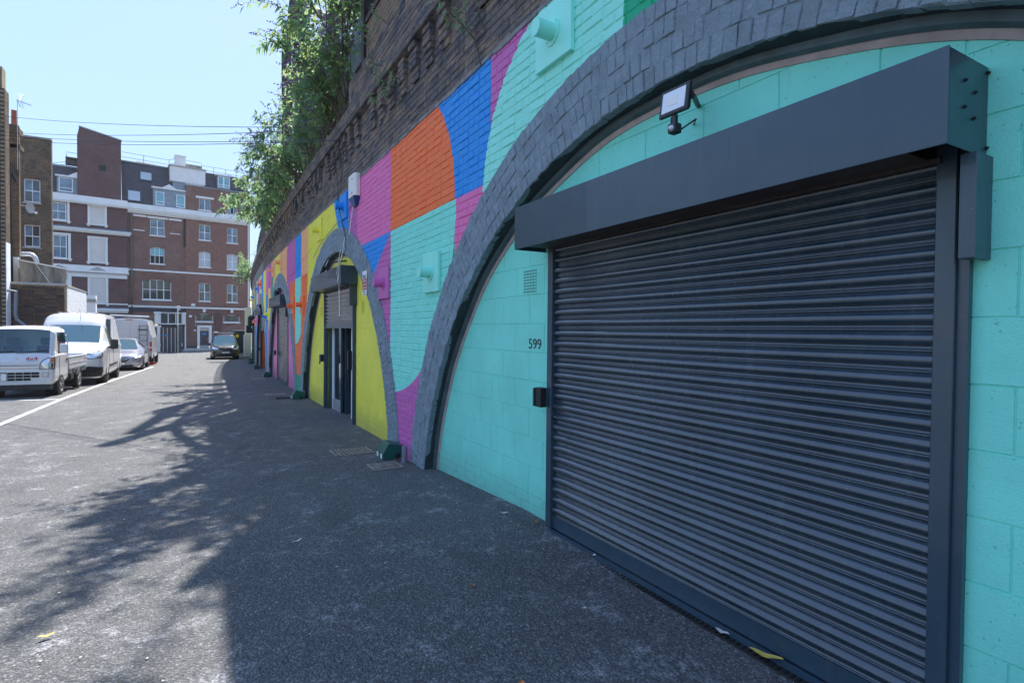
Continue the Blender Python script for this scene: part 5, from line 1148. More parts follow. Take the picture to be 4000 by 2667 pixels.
def window(x0, x1, z0, z1, nx, nz, o=0., glass='window_glass', fr=.055, mull=(), rise=0., wallmat=None, deep=.12):
    d0, d1 = o-deep-.05, o-deep
    zt = z1
    m = MB(); fbx(m, x0, x0+fr, d0, d1, z0, z1); fbx(m, x1-fr, x1, d0, d1, z0, z1); fbx(m, x0+fr, x1-fr, d0, d1, z0, z0+fr*1.3); fbx(m, x0+fr, x1-fr, d0, d1, z1-fr, z1)
    W_, H_ = (x1-x0-2*fr), (z1-z0-2.3*fr)
    for i in range(1, nx):
        w = .05 if i in mull or nx == 2 else .025; c = x0+fr+W_*i/nx; fbx(m, c-w/2-.01, c+w/2+.01, d0+.005, d1+.004, z0+fr*1.3, z1-fr)
    for j in range(1, nz):
        c = z0+fr*1.3+H_*j/nz; fbx(m, x0+fr, x1-fr, d0+.006, d1+(.002 if j % 2 else .005), c-.025, c+.025)
    f = m.build('window', M['white_frame'], bd)
    for i in range(nx):
        for j in range(nz):
            q = MB(); g = glass(i, j) if callable(glass) else glass
            fbx(q, x0+fr+W_*i/nx, x0+fr+W_*(i+1)/nx, d0+.012, d0+.02, z0+fr*1.3+H_*j/nz, z0+fr*1.3+H_*(j+1)/nz); q.build('pane', M[g], f)
    if rise:   # arched head: brick spandrels close the corners
        N = 8; xc = (x0+x1)/2; hw = (x1-x0)/2; R = (hw*hw+rise*rise)/(2*rise); arc = lambda x: z1-R+math.sqrt(max(0, R*R-(x-xc)**2))
        for s in (-1, 1):
            m = MB(); pts = [(xc+s*hw, z1+.001)]+[(xc+s*hw*k/N, arc(xc+s*hw*k/N)) for k in range(N, -1, -1)]+[(xc, z1+.001)]
            m.prism(pts, lambda a,b,d: FP(a, d, b), o-deep+.005, o-.003); m.build('arch_spandrel', M[wallmat], bd)
    return f
def sill(x0, x1, z, o=0.): fpart('sill', 'white_render', (x0-.09, x1+.09, o-.1, o+.08, z-.10, z))
def lintel(x0, x1, z, h=.2, o=0.): fpart('lintel', 'white_render', (x0, x1, o-.05, o+.025, z, z+h))
def header(x0, x1, z, rise, o=0., h=.24):
    xc, hw = (x0+x1)/2, (x1-x0)/2+.1; N = max(8, int(hw*2/.085)); R = (hw*hw+rise*rise)/(2*rise)
    for k in range(N):
        a = xc-hw+2*hw*(k+.08)/N; b = xc-hw+2*hw*(k+.92)/N; za = z-R+math.sqrt(R*R-(a-xc)**2); zb_ = z-R+math.sqrt(R*R-(b-xc)**2)
        if k == 0: mm = MB()
        sl = ((a+b)/2-xc)/R*h
        mm.hexa([FP(a,.012,za),FP(b,.012,zb_),FP(b,-.05,zb_),FP(a,-.05,za),FP(a+sl,.012,za+h),FP(b+sl,.012,zb_+h),FP(b+sl,-.05,zb_+h),FP(a+sl,-.05,za+h)])
    mm.build('brick_header', M['red_brick'], bd)
HR = [(-4.27,-2.98,11.27,13.0),(.2,1.32,11.27,12.97),(2.96,4.04,11.22,12.95),(-4.28,-3.01,8.30,10.05),(.18,1.32,8.28,10.0),(2.94,4.04,8.22,9.97),(-4.96,-2.4,4.5,6.63),(.18,1.29,4.53,6.52),(2.94,4.03,4.51,6.52),(-.14,1.52,2.25,3.12),(2.61,4.25,2.22,3.08),(0.0,1.4,-.75,1.84),(-3.9,-1.07,-.8,3.22)]
wall_holes('wall', 'red_brick', -6.2, -1.1, 4, 13.6, 0, HR); wall_holes('wall', 'orange_red_brick', -1.1, 5.3, 4, 13.6, 0.04, HR)
wall_holes('wall', 'red_brick', -6.2, 5.3, -1.2, 4, 0.0, HR)
fpart('wall', 'purple_brick', (-12.2,-6.2,-.3,.22,-1.2,13.9))
fpart('roof_slab', 'lead', (-12.2,5.3,-9,-.35,13.2,13.3)); fpart('wall', 'red_brick', (4.95,5.3,-9,-.31,-1.2,13.2))
m = MB()
for k, (x0,x1,z0,z1) in enumerate(HR[:9]+HR[9:11]): fbx(m, x0-.1, x1+.1, -1.2, -1.18, z0-.1, z1+.1)
m.build('room_backing', M['interior_dark'], bd)
for (x0,x1,z0,z1), gl in zip(HR[:3], ['window_glass']*3): window(x0,x1,z0,z1,2,2,glass=gl)
op = lambda i, j: 'interior_dark' if j == 0 else 'window_glass_teal'
window(*HR[3],3,2,glass=op,rise=.12,wallmat='red_brick'); 
for h in HR[4:6]: window(*h,2,2,o=.04,glass='window_blind',rise=.10,wallmat='orange_red_brick')
window(*HR[6],4,2,glass='window_glass_dark',mull=(1,3),rise=.22,wallmat='red_brick',fr=.07)
for h in HR[7:9]: window(*h,2,2,o=.04,glass=lambda i, j: 'window_glass' if (i+j) % 2 else 'window_glass_dark')
for h in HR[9:11]: 
    window(*h,1,1,glass='window_glass_dark',rise=.18,wallmat='red_brick',fr=.07)
    n = 12
    for k in range(1, n): fpart('security_bar', 'bare_metal', (h[0]+.08+(h[1]-h[0]-.16)*k/n-.008, h[0]+.08+(h[1]-h[0]-.16)*k/n+.008, -.1, -.085, h[2]+.08, h[3]-.12))
for h in HR[:11]: sill(h[0], h[1], h[2])
fpart('strip_light', 'white_render', (-3.62,-3.08,-.9,-.8,8.52,8.58))
for h in HR[3:9]: header(h[0], h[1], h[3]+.02, .12 if h[1]-h[0] < 2 else .25)
for h in HR[9:11]: header(h[0]-.1, h[1]+.1, h[3]+.03, .2)
lintel(-.1,1.64,13.0,.2); lintel(2.7,4.36,12.98,.2); lintel(-4.51,-2.7,13.05,.2); lintel(-5.73,-4.58,13.08,.2); lintel(-2.63,-1.42,13.05,.2)
fpart('plaster_strip','white_render',(-5.74,-4.73,-.05,.03,11.62,11.72),(-2.5,-1.54,-.05,.03,11.60,11.68))
# bands and cornices
fpart('cornice', 'white_render', (-6.2,5.35,-.1,.32,13.52,13.62),(-6.2,5.35,-.1,.38,13.62,13.78),(-6.2,5.35,-.1,.46,13.78,13.90),(-6.2,5.33,-.1,.18,13.38,13.52))
fpart('parapet_band', 'white_render', (-6.2,5.33,-.15,.22,13.90,14.36))
fpart('cornice', 'white_render', (-12.2,-6.2,-.1,.55,13.66,13.78),(-12.2,-6.2,-.1,.62,13.78,13.92),(-12.2,-6.2,-.1,.40,13.92,14.46))
fpart('string_course','white_render',(-6.2,5.33,-.05,.07,7.46,7.63)); fpart('string_course','white_render',(-6.2,4.9,-.05,.16,3.66,3.80),(-6.2,4.9,-.05,.20,3.80,3.86))
fpart('drain_pipe','black_car_paint',(-5.93,-5.80,.06,.19,2.0,13.3)); fpart('pipe_recess','interior_dark',(-1.26,-1.06,.03,.06,10.28,13.5))
fpart('drain_pipe','white_plastic',(5.08,5.18,.06,.16,4.0,13.4)); fpart('shop_fascia','navy_fascia',(-6.15,-1.06,.0,.10,3.24,3.64))
# attic storey, mansard and dormers
wall_holes('attic_wall','red_brick',-1.05,5.3,14.36,17.05,-.05,[(.22,1.33,14.58,15.79),(2.95,4.04,14.5,15.77)])
window(.22,1.33,14.58,15.79,2,1,o=-.05); window(2.95,4.04,14.5,15.77,3,1,o=-.05,glass=lambda i,j:'window_glass' if i!=1 else 'interior_dark')
fpart('lintel','white_render',(-.08,1.66,-.1,-.02,15.84,16.06),(2.74,4.34,-.1,-.02,15.84,16.04)); fpart('sill','white_render',(.1,1.45,-.1,.04,14.46,14.57),(2.8,4.2,-.1,.04,14.38,14.49))
fpart('attic_coping','lead',(-1.1,5.35,-.5,.0,17.05,17.15))
def slope(name, mat, x0, x1, z0, z1, o0, o1, th=.25):
    m = MB(); m.hexa([FP(x0,o0,z0),FP(x1,o0,z0),FP(x1,o0-th,z0),FP(x0,o0-th,z0),FP(x0,o1,z1),FP(x1,o1,z1),FP(x1,o1-th,z1),FP(x0,o1-th,z1)]); return m.build(name, M[mat], bd)
slope('mansard_roof','slate',-12.2,-10.05,14.4,17.3,-.1,-.8); slope('mansard_roof','slate',-6.65,-1.1,14.3,18.85,-.15,-1.3); slope('mansard_roof','slate',.8,5.2,17.1,18.95,-.6,-1.1)
fpart('roof_flashing','lead',(-6.65,-2.4,-1.5,-1.2,18.82,18.95),(-12.2,-10.05,-1.0,-.75,17.25,17.4),(.8,5.2,-1.3,-1.02,18.9,19.0))
m = MB(); m.hexa([FP(-5.6,-2.2,18.9),FP(-2.4,-2.2,18.9),FP(-2.4,-4,18.9),FP(-5.6,-4,18.9),FP(-5.2,-2.8,19.5),FP(-2.4,-2.8,19.3),FP(-2.4,-3.5,19.3),FP(-5.2,-3.5,19.5)]); m.build('roof_ridge', M['slate'], bd)
m = MB(); m.prism([(-10.2,14.4),(-6.71,14.45),(-6.71,20.52),(-10.02,21.2),(-10.2,20.3)], lambda a,b,d: FP(a,d,b), -2.4, .12); m.build('stair_tower', M['purple_brick'], bd)
m = MB(); m.prism([(-10.06,21.2),(-6.66,20.52),(-6.66,20.62),(-10.06,21.3)], lambda a,b,d: FP(a,d,b), -2.45, .17); m.build('tower_coping', M['lead'], bd)
fpart('tower_opening','interior_dark',(-8.5,-7.95,.11,.125,17.2,17.78))
fpart('render_box','white_render',(-2.45,.86,-2.6,-.25,17.35,18.95)); fpart('render_box_coping','concrete',(-2.55,.95,-2.7,-.15,18.95,19.08)); fpart('chimney_stack','white_render',(-1.85,-.9,-2.2,-1.2,19.08,20.35)); fpart('chimney_cap','white_render',(-1.9,-.85,-2.25,-1.15,20.35,20.45)); fpart('roof_wall','stained_render',(-.85,.75,-2.3,-2.0,19.08,19.85))
fpart('box_skirt','lead',(-2.2,-1.05,-.9,-.35,16.2,17.35))
def dormer(x0, x1, z0, z1, o, ped, wins, glass):
    fpart('dormer','lead',(x0,x1,-1.6,o,z0,z1))
    fpart('dormer_cornice','white_render',(x0-.12,x1+.05,-1.6,o+.14,z1,z1+.14))
    if ped: m = MB(); m.prism([(ped[0],z1+.14),(ped[1],z1+.14),((ped[0]+ped[1])/2,z1+.58)], lambda a,b,d: FP(a,d,b), -1.2, o+.14); m.build('pediment', M['white_render'], bd)
    for (a,b,c,d), g in zip(wins, glass):
        m = MB(); fbx(m,a,a+.06,o,o+.05,c,d); fbx(m,b-.06,b,o,o+.05,c,d); fbx(m,a+.06,b-.06,o,o+.05,c,c+.07); fbx(m,a+.06,b-.06,o,o+.05,d-.06,d); fbx(m,a+.06,b-.06,o,o+.05,c+(d-c)*.25,c+(d-c)*.25+.05); f = m.build('window', M['white_frame'], bd)
        q = MB(); fbx(q,a+.06,b-.06,o+.005,o+.015,c+.06,d-.06); q.build('pane', M[g], f)
dormer(-4.0,-1.1,14.42,16.28,-.1,(-3.2,-1.9),[(-3.77,-3.0,14.55,15.93),(-1.91,-1.13,14.53,15.88)],['window_glass_teal','window_glass_teal'])
dormer(-11.75,-10.06,14.55,16.15,-.1,(-10.9,-9.6),[(-11.6,-10.55,14.71,16.08)],['window_glass'])
dormer(2.05,3.38,17.3,18.75,-.45,None,[(2.14,2.70,17.42,18.68),(2.70,3.30,17.42,18.66)],['window_glass_teal','window_glass_teal'])
for x0,x1,z0,z1,o in ((-5.1,-4.0,17.07,18.03,-.82),(-6.2,-5.03,14.64,15.8,-.2)):
    d = .25*(z1-z0)
    m = MB(); m.hexa([FP(x0,o+.1,z0),FP(x1,o+.1,z0),FP(x1,o,z0),FP(x0,o,z0),FP(x0,o+.1-d,z1),FP(x1,o+.1-d,z1),FP(x1,o-d,z1),FP(x0,o-d,z1)]); f = m.build('roof_window', M['navy_steel'], bd)
    e = .08; m = MB(); m.hexa([FP(x0+e,o+.12-d*.07,z0+e),FP(x1-e,o+.12-d*.07,z0+e),FP(x1-e,o+.1-d*.07,z0+e),FP(x0+e,o+.1-d*.07,z0+e),FP(x0+e,o+.12-d*.93,z1-e),FP(x1-e,o+.12-d*.93,z1-e),FP(x1-e,o+.1-d*.93,z1-e),FP(x0+e,o+.1-d*.93,z1-e)]); m.build('pane', M['window_blind'], f)
fpart('corner_pier','concrete',(4.95,5.3,-1.4,-.9,17.2,19.3))
# roof railing
def rail(pts, r=.022):
    m = MB(); m.tube([FP(x,o,z) for x,o,z in pts], r, 5); m.build('roof_rail', M['rusty_steel'], bd)
for dz in (0,-.5):
    rail([(-6.6,-1.6,19.88+dz),(-2.4,-1.6,19.84+dz)]); rail([(-2.4,-1.6,19.84+dz),(-1.8,-1.6,20.15+dz),(.65,-1.6,20.08+dz),(.7,-1.6,19.85+dz),(4.98,-1.6,19.83+dz),(5.0,-1.6,19.0)]); rail([(-11.05,-1,18.8+dz),(-10.1,-1,18.8+dz)]); rail([(-12.2,-1.2,17.5+dz*.5),(-11.05,-1.2,17.9+dz*.5)])
for x, zt in [(-4.7,19.86),(-2.4,19.84),(-1.8,20.15),(.7,19.85),(1.9,19.84),(3.1,19.84),(4.2,19.84),(-11.05,18.8)]: rail([(x,-1.6,18.8 if x > -7 else 17.3),(x,-1.6,zt)])
fpart('plant_shelf','rusty_steel',(-11.1,-10.1,-1.0,-.3,17.5,17.9),(-11.1,-10.1,-1.0,-.3,18.05,18.2))
# left half: white architraves and blanked openings
def archi(x0, x1, z0, z1, o=.22, w=.17, blank=True, ears=True):
    fpart('architrave','white_render',(x0,x0+w,o-.05,o+.09,z0,z1),(x1-w,x1,o-.05,o+.09,z0,z1),(x0-.02,x1+.02,o-.05,o+.10,z1,z1+w),(x0-.1,x1+.1,o-.05,o+.14,z0-.12,z0)); 
    if ears: fpart('sill_bracket','white_render',(x0-.03,x0+.16,o-.05,o+.10,z0-.25,z0-.12),(x1-.16,x1+.03,o-.05,o+.10,z0-.25,z0-.12))
    if blank: fpart('blank_panel','cream_panel',(x0+w,x1-w,o-.05,o+.02,z0,z1))
archi(-9.42,-7.9,11.8,13.55); archi(-9.43,-7.85,8.05,10.4); archi(-9.45,-7.82,3.95,6.62)
def lwin(x0,x1,z0,z1,nx):
    o=.22; fr=.07; m=MB(); fbx(m,x0,x0+fr,o,o+.05,z0,z1); fbx(m,x1-fr,x1,o,o+.05,z0,z1); fbx(m,x0+fr,x1-fr,o,o+.05,z0,z0+fr); fbx(m,x0+fr,x1-fr,o,o+.05,z1-fr,z1); fbx(m,x0+fr,x1-fr,o,o+.045,(z0+z1)/2-.03,(z0+z1)/2+.03)
    for i in range(1,nx): c=x0+(x1-x0)*i/nx; fbx(m,c-.015,c+.015,o+.002,o+.043,z0+fr,z1-fr)
    f=m.build('window',M['white_frame'],bd)
    for i in range(nx):
        for j in range(2): q=MB(); fbx(q,x0+.02+(x1-x0-.04)*i/nx,x0+.02+(x1-x0-.04)*(i+1)/nx,o+.004,o+.012,z0+.02+(z1-z0-.04)*j/2,z0+.02+(z1-z0-.04)*(j+1)/2); q.build('pane',M['window_glass'],f)
lwin(-12.3,-11.04,11.88,13.53,2); lwin(-12.5,-11.02,8.21,10.42,3)
archi(-12.5,-10.8,11.85,13.6,blank=False); archi(-12.7,-10.72,8.2,10.45,w=.2,blank=False)
fpart('cornice','white_render',(-12.2,-6.0,.1,.50,10.87,11.0),(-12.2,-5.95,.1,.62,11.0,11.12),(-12.2,-5.9,.1,.68,11.12,11.2)); fpart('cornice_lead','lead',(-12.2,-5.92,.1,.5,11.2,11.34))
fpart('entablature','white_render',(-12.2,-6.15,.1,.34,7.12,7.64),(-12.2,-6.1,.1,.50,7.0,7.12),(-12.2,-6.25,.1,.30,6.5,6.9)); 
m = MB(); x = -12.2
while x < -6.15: fbx(m, x, x+.07, .3, .44, 6.9, 7.0); x += .14
tag(m.build('dentils', M['white_render'], bd), kind='stuff')
for c in (-8.65,-11.6):
    m = MB(); m.prism([(c-1.0,7.12),(c+1.0,7.12),(c,7.68)], lambda a,b,d: FP(a,d,b), .3, .50); m.build('pediment', M['white_render'], bd); m = MB(); m.prism([(c-.7,7.18),(c+.7,7.18),(c,7.56)], lambda a,b,d: FP(a,d,b), .50, .505); m.build('pediment_field', M['concrete'], bd)
fpart('pilaster','white_render',(-11.05,-10.68,.1,.30,3.9,6.5)); fpart('string_course','white_render',(-9.5,-6.2,.1,.34,3.84,3.96)); fpart('cornice','white_render',(-9.6,-6.15,.1,.55,3.2,3.40),(-9.5,-6.2,.1,.40,3.02,3.2)); fpart('cornice_lead','lead',(-9.6,-6.12,.1,.5,3.4,3.5)); fpart('fascia','white_render',(-9.3,-6.3,.2,.28,2.5,2.75))
# ground floor: shop front and doors
fpart('shop_pilaster','white_render',(-3.88,-3.42,-.1,.12,1.9,3.05),(-3.98,-3.32,-.1,.2,3.05,3.24),(-1.38,-1.08,-.1,.12,1.9,3.05),(-1.46,-1.04,-.1,.2,3.05,3.22),(-1.18,-1.06,-.1,.10,-.8,1.9))
fpart('shop_frame','white_frame',(-3.42,-1.38,-.12,-.06,3.08,3.22),(-3.42,-1.38,-.12,-.02,1.93,2.02),(-3.42,-3.34,-.12,-.06,2.02,3.08),(-2.72,-2.64,-.12,-.06,2.02,3.08),(-2.02,-1.94,-.12,-.06,2.02,3.08),(-1.46,-1.38,-.12,-.06,2.02,3.08))
fpart('shop_pane','window_glass_dark',(-3.42,-1.38,-.16,-.14,1.95,3.2)); fpart('shop_shutter','door_brown',(-3.9,-1.18,-.2,-.05,-.8,1.75)); fpart('shop_head','navy_fascia',(-3.6,-1.18,-.2,.25,1.72,1.92)); 
for k in range(8): fpart('poster','white_render',(-3.75+k*.31,-3.55+k*.31,-.05,-.04,-.45,-.1))
fpart('door_surround','white_render',(0.,.25,-.1,.12,-.46,1.6),(1.14,1.4,-.1,.12,-.46,1.6),(0.,1.4,-.1,.12,1.6,1.84),(.12,.25,-.1,.05,-.46,1.6)); fpart('door_panel','cream_panel',(.25,1.14,-.2,-.1,1.25,1.6)); dr = fpart('door','door_brown',(.25,1.14,-.2,-.12,-.66,1.25)); fpart('kick_plate','galvanised',(.26,1.13,-.12,-.105,-.64,-.36),parent=dr); fpart('door_sign','sign_blue',(.45,.92,-.12,-.11,.82,1.0),parent=dr); fpart('door_handle','bare_metal',(1.05,1.09,-.12,-.07,.2,.5),parent=dr)
fpart('keystone','white_render',(.55,.80,-.02,.14,3.3,3.66),(3.3,3.55,-.02,.14,3.3,3.66)); fpart('alarm_hexagon','white_plastic',(-.78,-.5,.0,.12,2.72,2.95)); fpart('wall_vent','white_plastic',(-.56,-.2,.02,.10,3.95,4.22)); fpart('lamp_box','concrete',(-.22,-.1,.0,.14,1.75,2.0)); fpart('notice_plate','white_plastic',(-.32,-.08,.0,.03,1.22,1.36))
fpart('plinth','slate',(-1.06,0.,-.1,.06,-.7,-.42),(1.4,5.0,-.1,.06,-.7,-.42)); fpart('pier','purple_brick',(1.78,2.4,-.1,.10,-.45,3.2))
# raised pavement before it
m = MB(); m.hexa([(-1.2,64.0,-.9),(8,65.2,-.9),(8,71.2,-.9),(-1.2,70,-.9),(-1.2,64.0,-.67),(8,65.2,-.67),(8,71.2,-.67),(-1.2,70,-.67)]); tag(m.build('pavement', M['concrete']), 'raised pavement at the foot of the red brick building', kind='structure')
# ---------------------------------------------------------------- dark brick houses on the left
def box_wall(mb, *b): return mb.box(*b)
hA = thing('brick_house', 'dark soot brown brick wall and chimney at the left edge, nearest of the houses', 'house', (-9,26.5,-.3))
m = MB(); m.box(-16,-6.02,26.5,27.0,-.6,10.1); m.box(-16,-6.09,26.55,27.0,10.1,10.9); m.build('wall', M['yard_mortar'], hA)
A = courses(.2, 10.85, -7.6, -6.0, 26.5, lambda y, z: 'yard_brick', lambda y, z: True)
def place_front(name, S, parent, limit):
    """S from courses(): here (Yplane, x, z, ...) with the face towards -Y"""
    L0 = root_loc(parent); cache = {}; S = sorted(S, key=lambda s: -s[1]*.3+abs(s[2]-3)); rest = MB()
    for i, s in enumerate(S):
        if i < limit:
            key = (round(s[3]/.02), random.randrange(3))
            if key not in cache: g = brick_geo(s[3], s[4], .03, .005, .003); cache[key] = mk(name, ([(b, a, c) for a, b, c in g[0]], g[1]), M[s[5]])
            o = link(name, cache[key], parent); o.location = (s[1]-L0.x, s[0]-.012-L0.y, s[2]-L0.z)
        else:
            g = brick_geo(s[3], s[4], .03, .005, .003); rest.add([(s[1]+b, s[0]-.012+a, s[2]+c) for a, b, c in g[0]], g[1])
    if rest.v: tag(rest.build(name+'s', M['yard_brick'], parent), kind='stuff')
place_front('brick', [s for s in A if s[1]+s[3]/2 < (-5.99 if s[2] < 10.1 else -6.08)], hA, 300)
m = MB(); m.box(-6.018,-6.005,26.5,27.0,4.6,10.1); m.build('side_wall', M['london_stock'], hA); m = MB(); m.box(-6.018,-6.0,26.5,27.0,-.4,4.6); m.build('white_painted_side', M['white_brick_paint'], hA)
m = MB(); m.tube([(-5.96,26.38,2.85),(-5.72,26.38,2.83),(-5.74,26.38,2.0),(-5.70,26.38,1.80),(-5.40,26.38,1.50),(-5.2,26.38,-.3)], .055, 4); m.build('drain_pipe', M['grey_plastic'], hA)
hB = thing('brick_house', 'narrow dark brick chimney wall with terracotta pot and aerial behind the nearest wall', 'house', (-7,30,-.3))
m = MB(); m.box(-12,-6.39,30.0,30.2,-.5,9.85); m.box(-6.66,-6.34,30.0,30.6,8.9,9.05); m.box(-6.68,-6.36,29.96,30.6,9.5,9.75); m.build('wall', M['london_stock'], hB)
m = MB(); m.box(-6.389,-6.375,30.0,30.2,4.6,9.8); m.build('side_wall', M['london_stock'], hB); m = MB(); m.box(-6.7,-6.386,29.85,29.99,3.2,4.4); m.build('white_patch', M['white_brick_paint'], hB)
m = MB(); m.tube([(-6.54,30.1,9.85),(-6.54,30.1,10.42),(-6.54,30.1,10.44)], [.095,.085,.1], 14); m.build('chimney_pot', M['terracotta'], hB, smooth=40)
m = MB(); m.tube([(-6.57,29.7,8.2),(-6.57,29.75,3.3)], .04, 8); m.tube([(-6.75,29.75,8.35),(-6.40,29.75,7.45)], .06, 6); m.build('gutter', M['black_plastic'], hB)
an = thing('tv_aerial', 'thin television aerial on a pole beside the terracotta pot', 'aerial', (-6.38,29.9,8.5))
m = MB(); m.tube([(-6.40,29.9,8.0),(-6.385,29.9,10.88)], .012, 6); m.build('pole', M['galvanised'], an)
m = MB(); m.tube([(-6.42,29.9,10.83),(-5.95,29.9,10.70)], .008, 5)
for k in range(8): x = -6.25+k*.042; z = 10.83-.13*(x+6.42)/.47; m.tube([(x,29.85,z+.025),(x,29.95,z-.025)], .004, 4)
m.build('boom', M['black_plastic'], an)
m = MB()
for s in (1,-1):
    for k in range(5): a = (-6.37+k*.018, 29.9, 10.82+s*(.02+k*.055)); m.tube([(a[0]-.02,29.8,a[2]),(a[0]+.10,30.0,a[2]+s*.05)], .004, 4)
    m.tube([(-6.37,29.9,10.82),(-6.30+.0,29.9,10.82+s*.27)], .005, 4); m.tube([(-6.28,29.95,10.83),(-6.2,29.95,10.82+s*.24)], .005, 4)
m.build('reflector', M['black_plastic'], an)
hC = thing('brick_house', 'brown brick rear wall with two white sash windows and a satellite dish', 'house', (-7.8,40,-.5))
wh = [(-8.31,-7.6,8.46,9.74),(-8.31,-7.62,5.98,7.2)]
def wall_holes_w(x0, x1, z0, z1, Y, holes, mat, parent, back):
    zs = sorted({z0, z1, *[h[i] for h in holes for i in (2,3)]}); m = MB()
    for a, b in zip(zs[:-1], zs[1:]):
        mid = (a+b)/2; x = x0
        for c in sorted([h for h in holes if h[2] < mid < h[3]]): m.box(x, c[0], Y, Y+.3, a, b); x = c[1]
        m.box(x, x1, Y, Y+.3, a, b)
    m.v += []; o = m.build('wall', M[mat], parent); m = MB(); m.box(x0, x1-.3, back-.1, back, z0, z1-.1); m.build('room_backing', M['interior_dark'], parent); return o
wall_holes_w(-10.5,-7.11,-.8,12.03,40,wh,'london_stock',hC,41.2)
m = MB(); m.hexa([(-7.3,40.3,-.8),(-7.11,40.3,-.8),(-9.2,52,-.8),(-9.4,52,-.8),(-7.3,40.3,12.0),(-7.11,40.3,12.0),(-9.2,52,12.0),(-9.4,52,12.0)]); m.build('flank_wall', M['london_stock'], hC)
m = MB(); m.box(-10.5,-7.09,39.96,40.3,12.03,12.12); m.build('coping', M['concrete'], hC)
for (x0,x1,z0,z1), nx in zip(wh, (2,2)):
    m = MB(); e=.045; m.box(x0,x0+e,40.08,40.14,z0,z1); m.box(x1-e,x1,40.08,40.14,z0,z1); m.box(x0+e,x1-e,40.08,40.14,z0,z0+.06); m.box(x0+e,x1-e,40.08,40.14,z1-e,z1); m.box(x0+e,x1-e,40.075,40.14,(z0+z1)/2-.025,(z0+z1)/2+.02); c=(x0+x1)/2; m.box(c-.012,c+.012,40.085,40.135,z0+.06,z1-e); f=m.build('window',M['white_frame'],hC)
    for i in range(2):
        for j in range(2): q=MB(); q.box(x0+.03+(x1-x0-.06)*i/2,x0+.03+(x1-x0-.06)*(i+1)/2,40.11,40.12,z0+.03+(z1-z0-.06)*j/2,z0+.03+(z1-z0-.06)*(j+1)/2); q.build('pane',M['window_glass' if (i+j)%2 else 'window_glass_dark'],f)
    m = MB(); m.box(x0-.06,x1+.06,39.93,40.1,z0-.09,z0-.02); m.build('sill', M['concrete'], hC)
    m = MB()
    for k in range(11): a=x0-.05+k*(x1-x0+.1)/11; m.box(a+.006,a+(x1-x0+.1)/11-.006,39.985,40.0,z1+.04+.05*math.sin(math.pi*(k+.5)/11),z1+.27+.05*math.sin(math.pi*(k+.5)/11))
    m.build('brick_header', M['london_stock'], hC)
dh = thing('satellite_dish', 'grey satellite dish on a bracket below the upper sash window', 'dish', (-7.72,38.4,7.9))
m = MB(); N=20; P=[(-7.74,38.35,7.85)]; F=[]
for ri in (1,2,3):
    for k in range(N): th=2*math.pi*k/N; r=.27*ri/3; P.append((-7.74+r*math.cos(th)*.55+.05*(ri/3)**2, 38.35-.08*(ri/3)**2+r*math.cos(th)*.8, 7.85+r*1.05*math.sin(th)))
F=[(0,1+k,1+(k+1)%N) for k in range(N)]+[(1+a*N+k,1+(a+1)*N+k,1+(a+1)*N+(k+1)%N,1+a*N+(k+1)%N) for a in range(2) for k in range(N)]
m.add(P,F); m.build('reflector', M['concrete'], dh, smooth=40)
m = MB(); m.tube([(-8.15,38.5,8.0),(-7.85,38.5,7.95),(-7.8,38.4,7.65),(-7.45,38.2,7.62)], .018, 6); m.box(-7.5,-7.4,38.15,38.25,7.56,7.66); m.build('arm', M['white_plastic'], dh)
dc = thing('vent_duct', 'bent galvanised duct pipe above the stained grey rendered wall', 'duct', (-6.6,30.4,4.4))
m = MB(); m.tube([(-6.39,30.1,4.56),(-6.1,30.1,4.58),(-5.98,30.1,4.54),(-5.90,30.1,4.45),(-5.86,30.1,4.30),(-5.85,30.1,4.1)], .085, 12); m.build('pipe', M['galvanised'], dc, smooth=40)
for x in (-6.3,-6.05): m = MB(); m.cyl((x,30.1,4.57),(x+.03,30.1,4.57), .095, 14); m.build('collar', M['galvanised'], dc)
rn = thing('lean_to', 'stained grey rendered lean to with a sloping top behind the low brick wall', 'outbuilding', (-5.2,28,-.3))
m = MB(); m.hexa([(-5.97,28,-.4),(-4.54,28,-.4),(-5.5,34,-.4),(-7,34,-.4),(-5.97,28,4.10),(-4.54,28,3.83),(-5.5,34,3.83),(-7,34,4.1)]); m.build('wall', M['stained_render'], rn)
m = MB(); m.hexa([(-6.0,27.95,4.10),(-4.50,27.95,3.83),(-5.46,34,3.83),(-7,34,4.1),(-6.0,27.95,4.15),(-4.50,27.95,3.88),(-5.46,34,3.88),(-7,34,4.15)]); m.build('roof_edge', M['white_render'], rn)
m = MB(); m.tube([(-5.48,27.97,4.02),(-5.0,27.97,3.2)], .012, 4); m.build('stay_wire', M['white_plastic'], rn)
lw = thing('yard_wall', 'dark brown brick yard wall with a white painted return behind the parked vans', 'wall', (-5,27,-.3))
m = MB(); m.box(-6.3,-4.36,27.0,27.22,-.6,3.13); m.build('mortar_bed', M['yard_mortar'], lw)
LW = courses(.6, 3.1, -6.12, -4.42, 27.0, lambda y, z: 'yard_brick', lambda y, z: True); place_front('brick', LW, lw, 300)
m = MB(); m.box(-6.32,-4.34,26.96,27.26,3.13,3.21); m.build('coping', M['concrete'], lw); m = MB(); m.box(-4.60,-4.35,27.22,31.2,-.6,3.10); m.box(-4.36,-4.348,27.0,27.22,-.6,3.10); m.build('white_return', M['white_brick_paint'], lw)
m = MB(); m.hexa([(-4.62,27.26,3.10),(-4.32,27.0,3.10),(-4.32,31.25,3.10),(-4.62,31.25,3.10),(-4.62,27.26,3.17),(-4.32,27.0,3.17),(-4.32,31.25,3.14),(-4.62,31.25,3.14)]); m.build('return_coping', M['concrete'], lw)
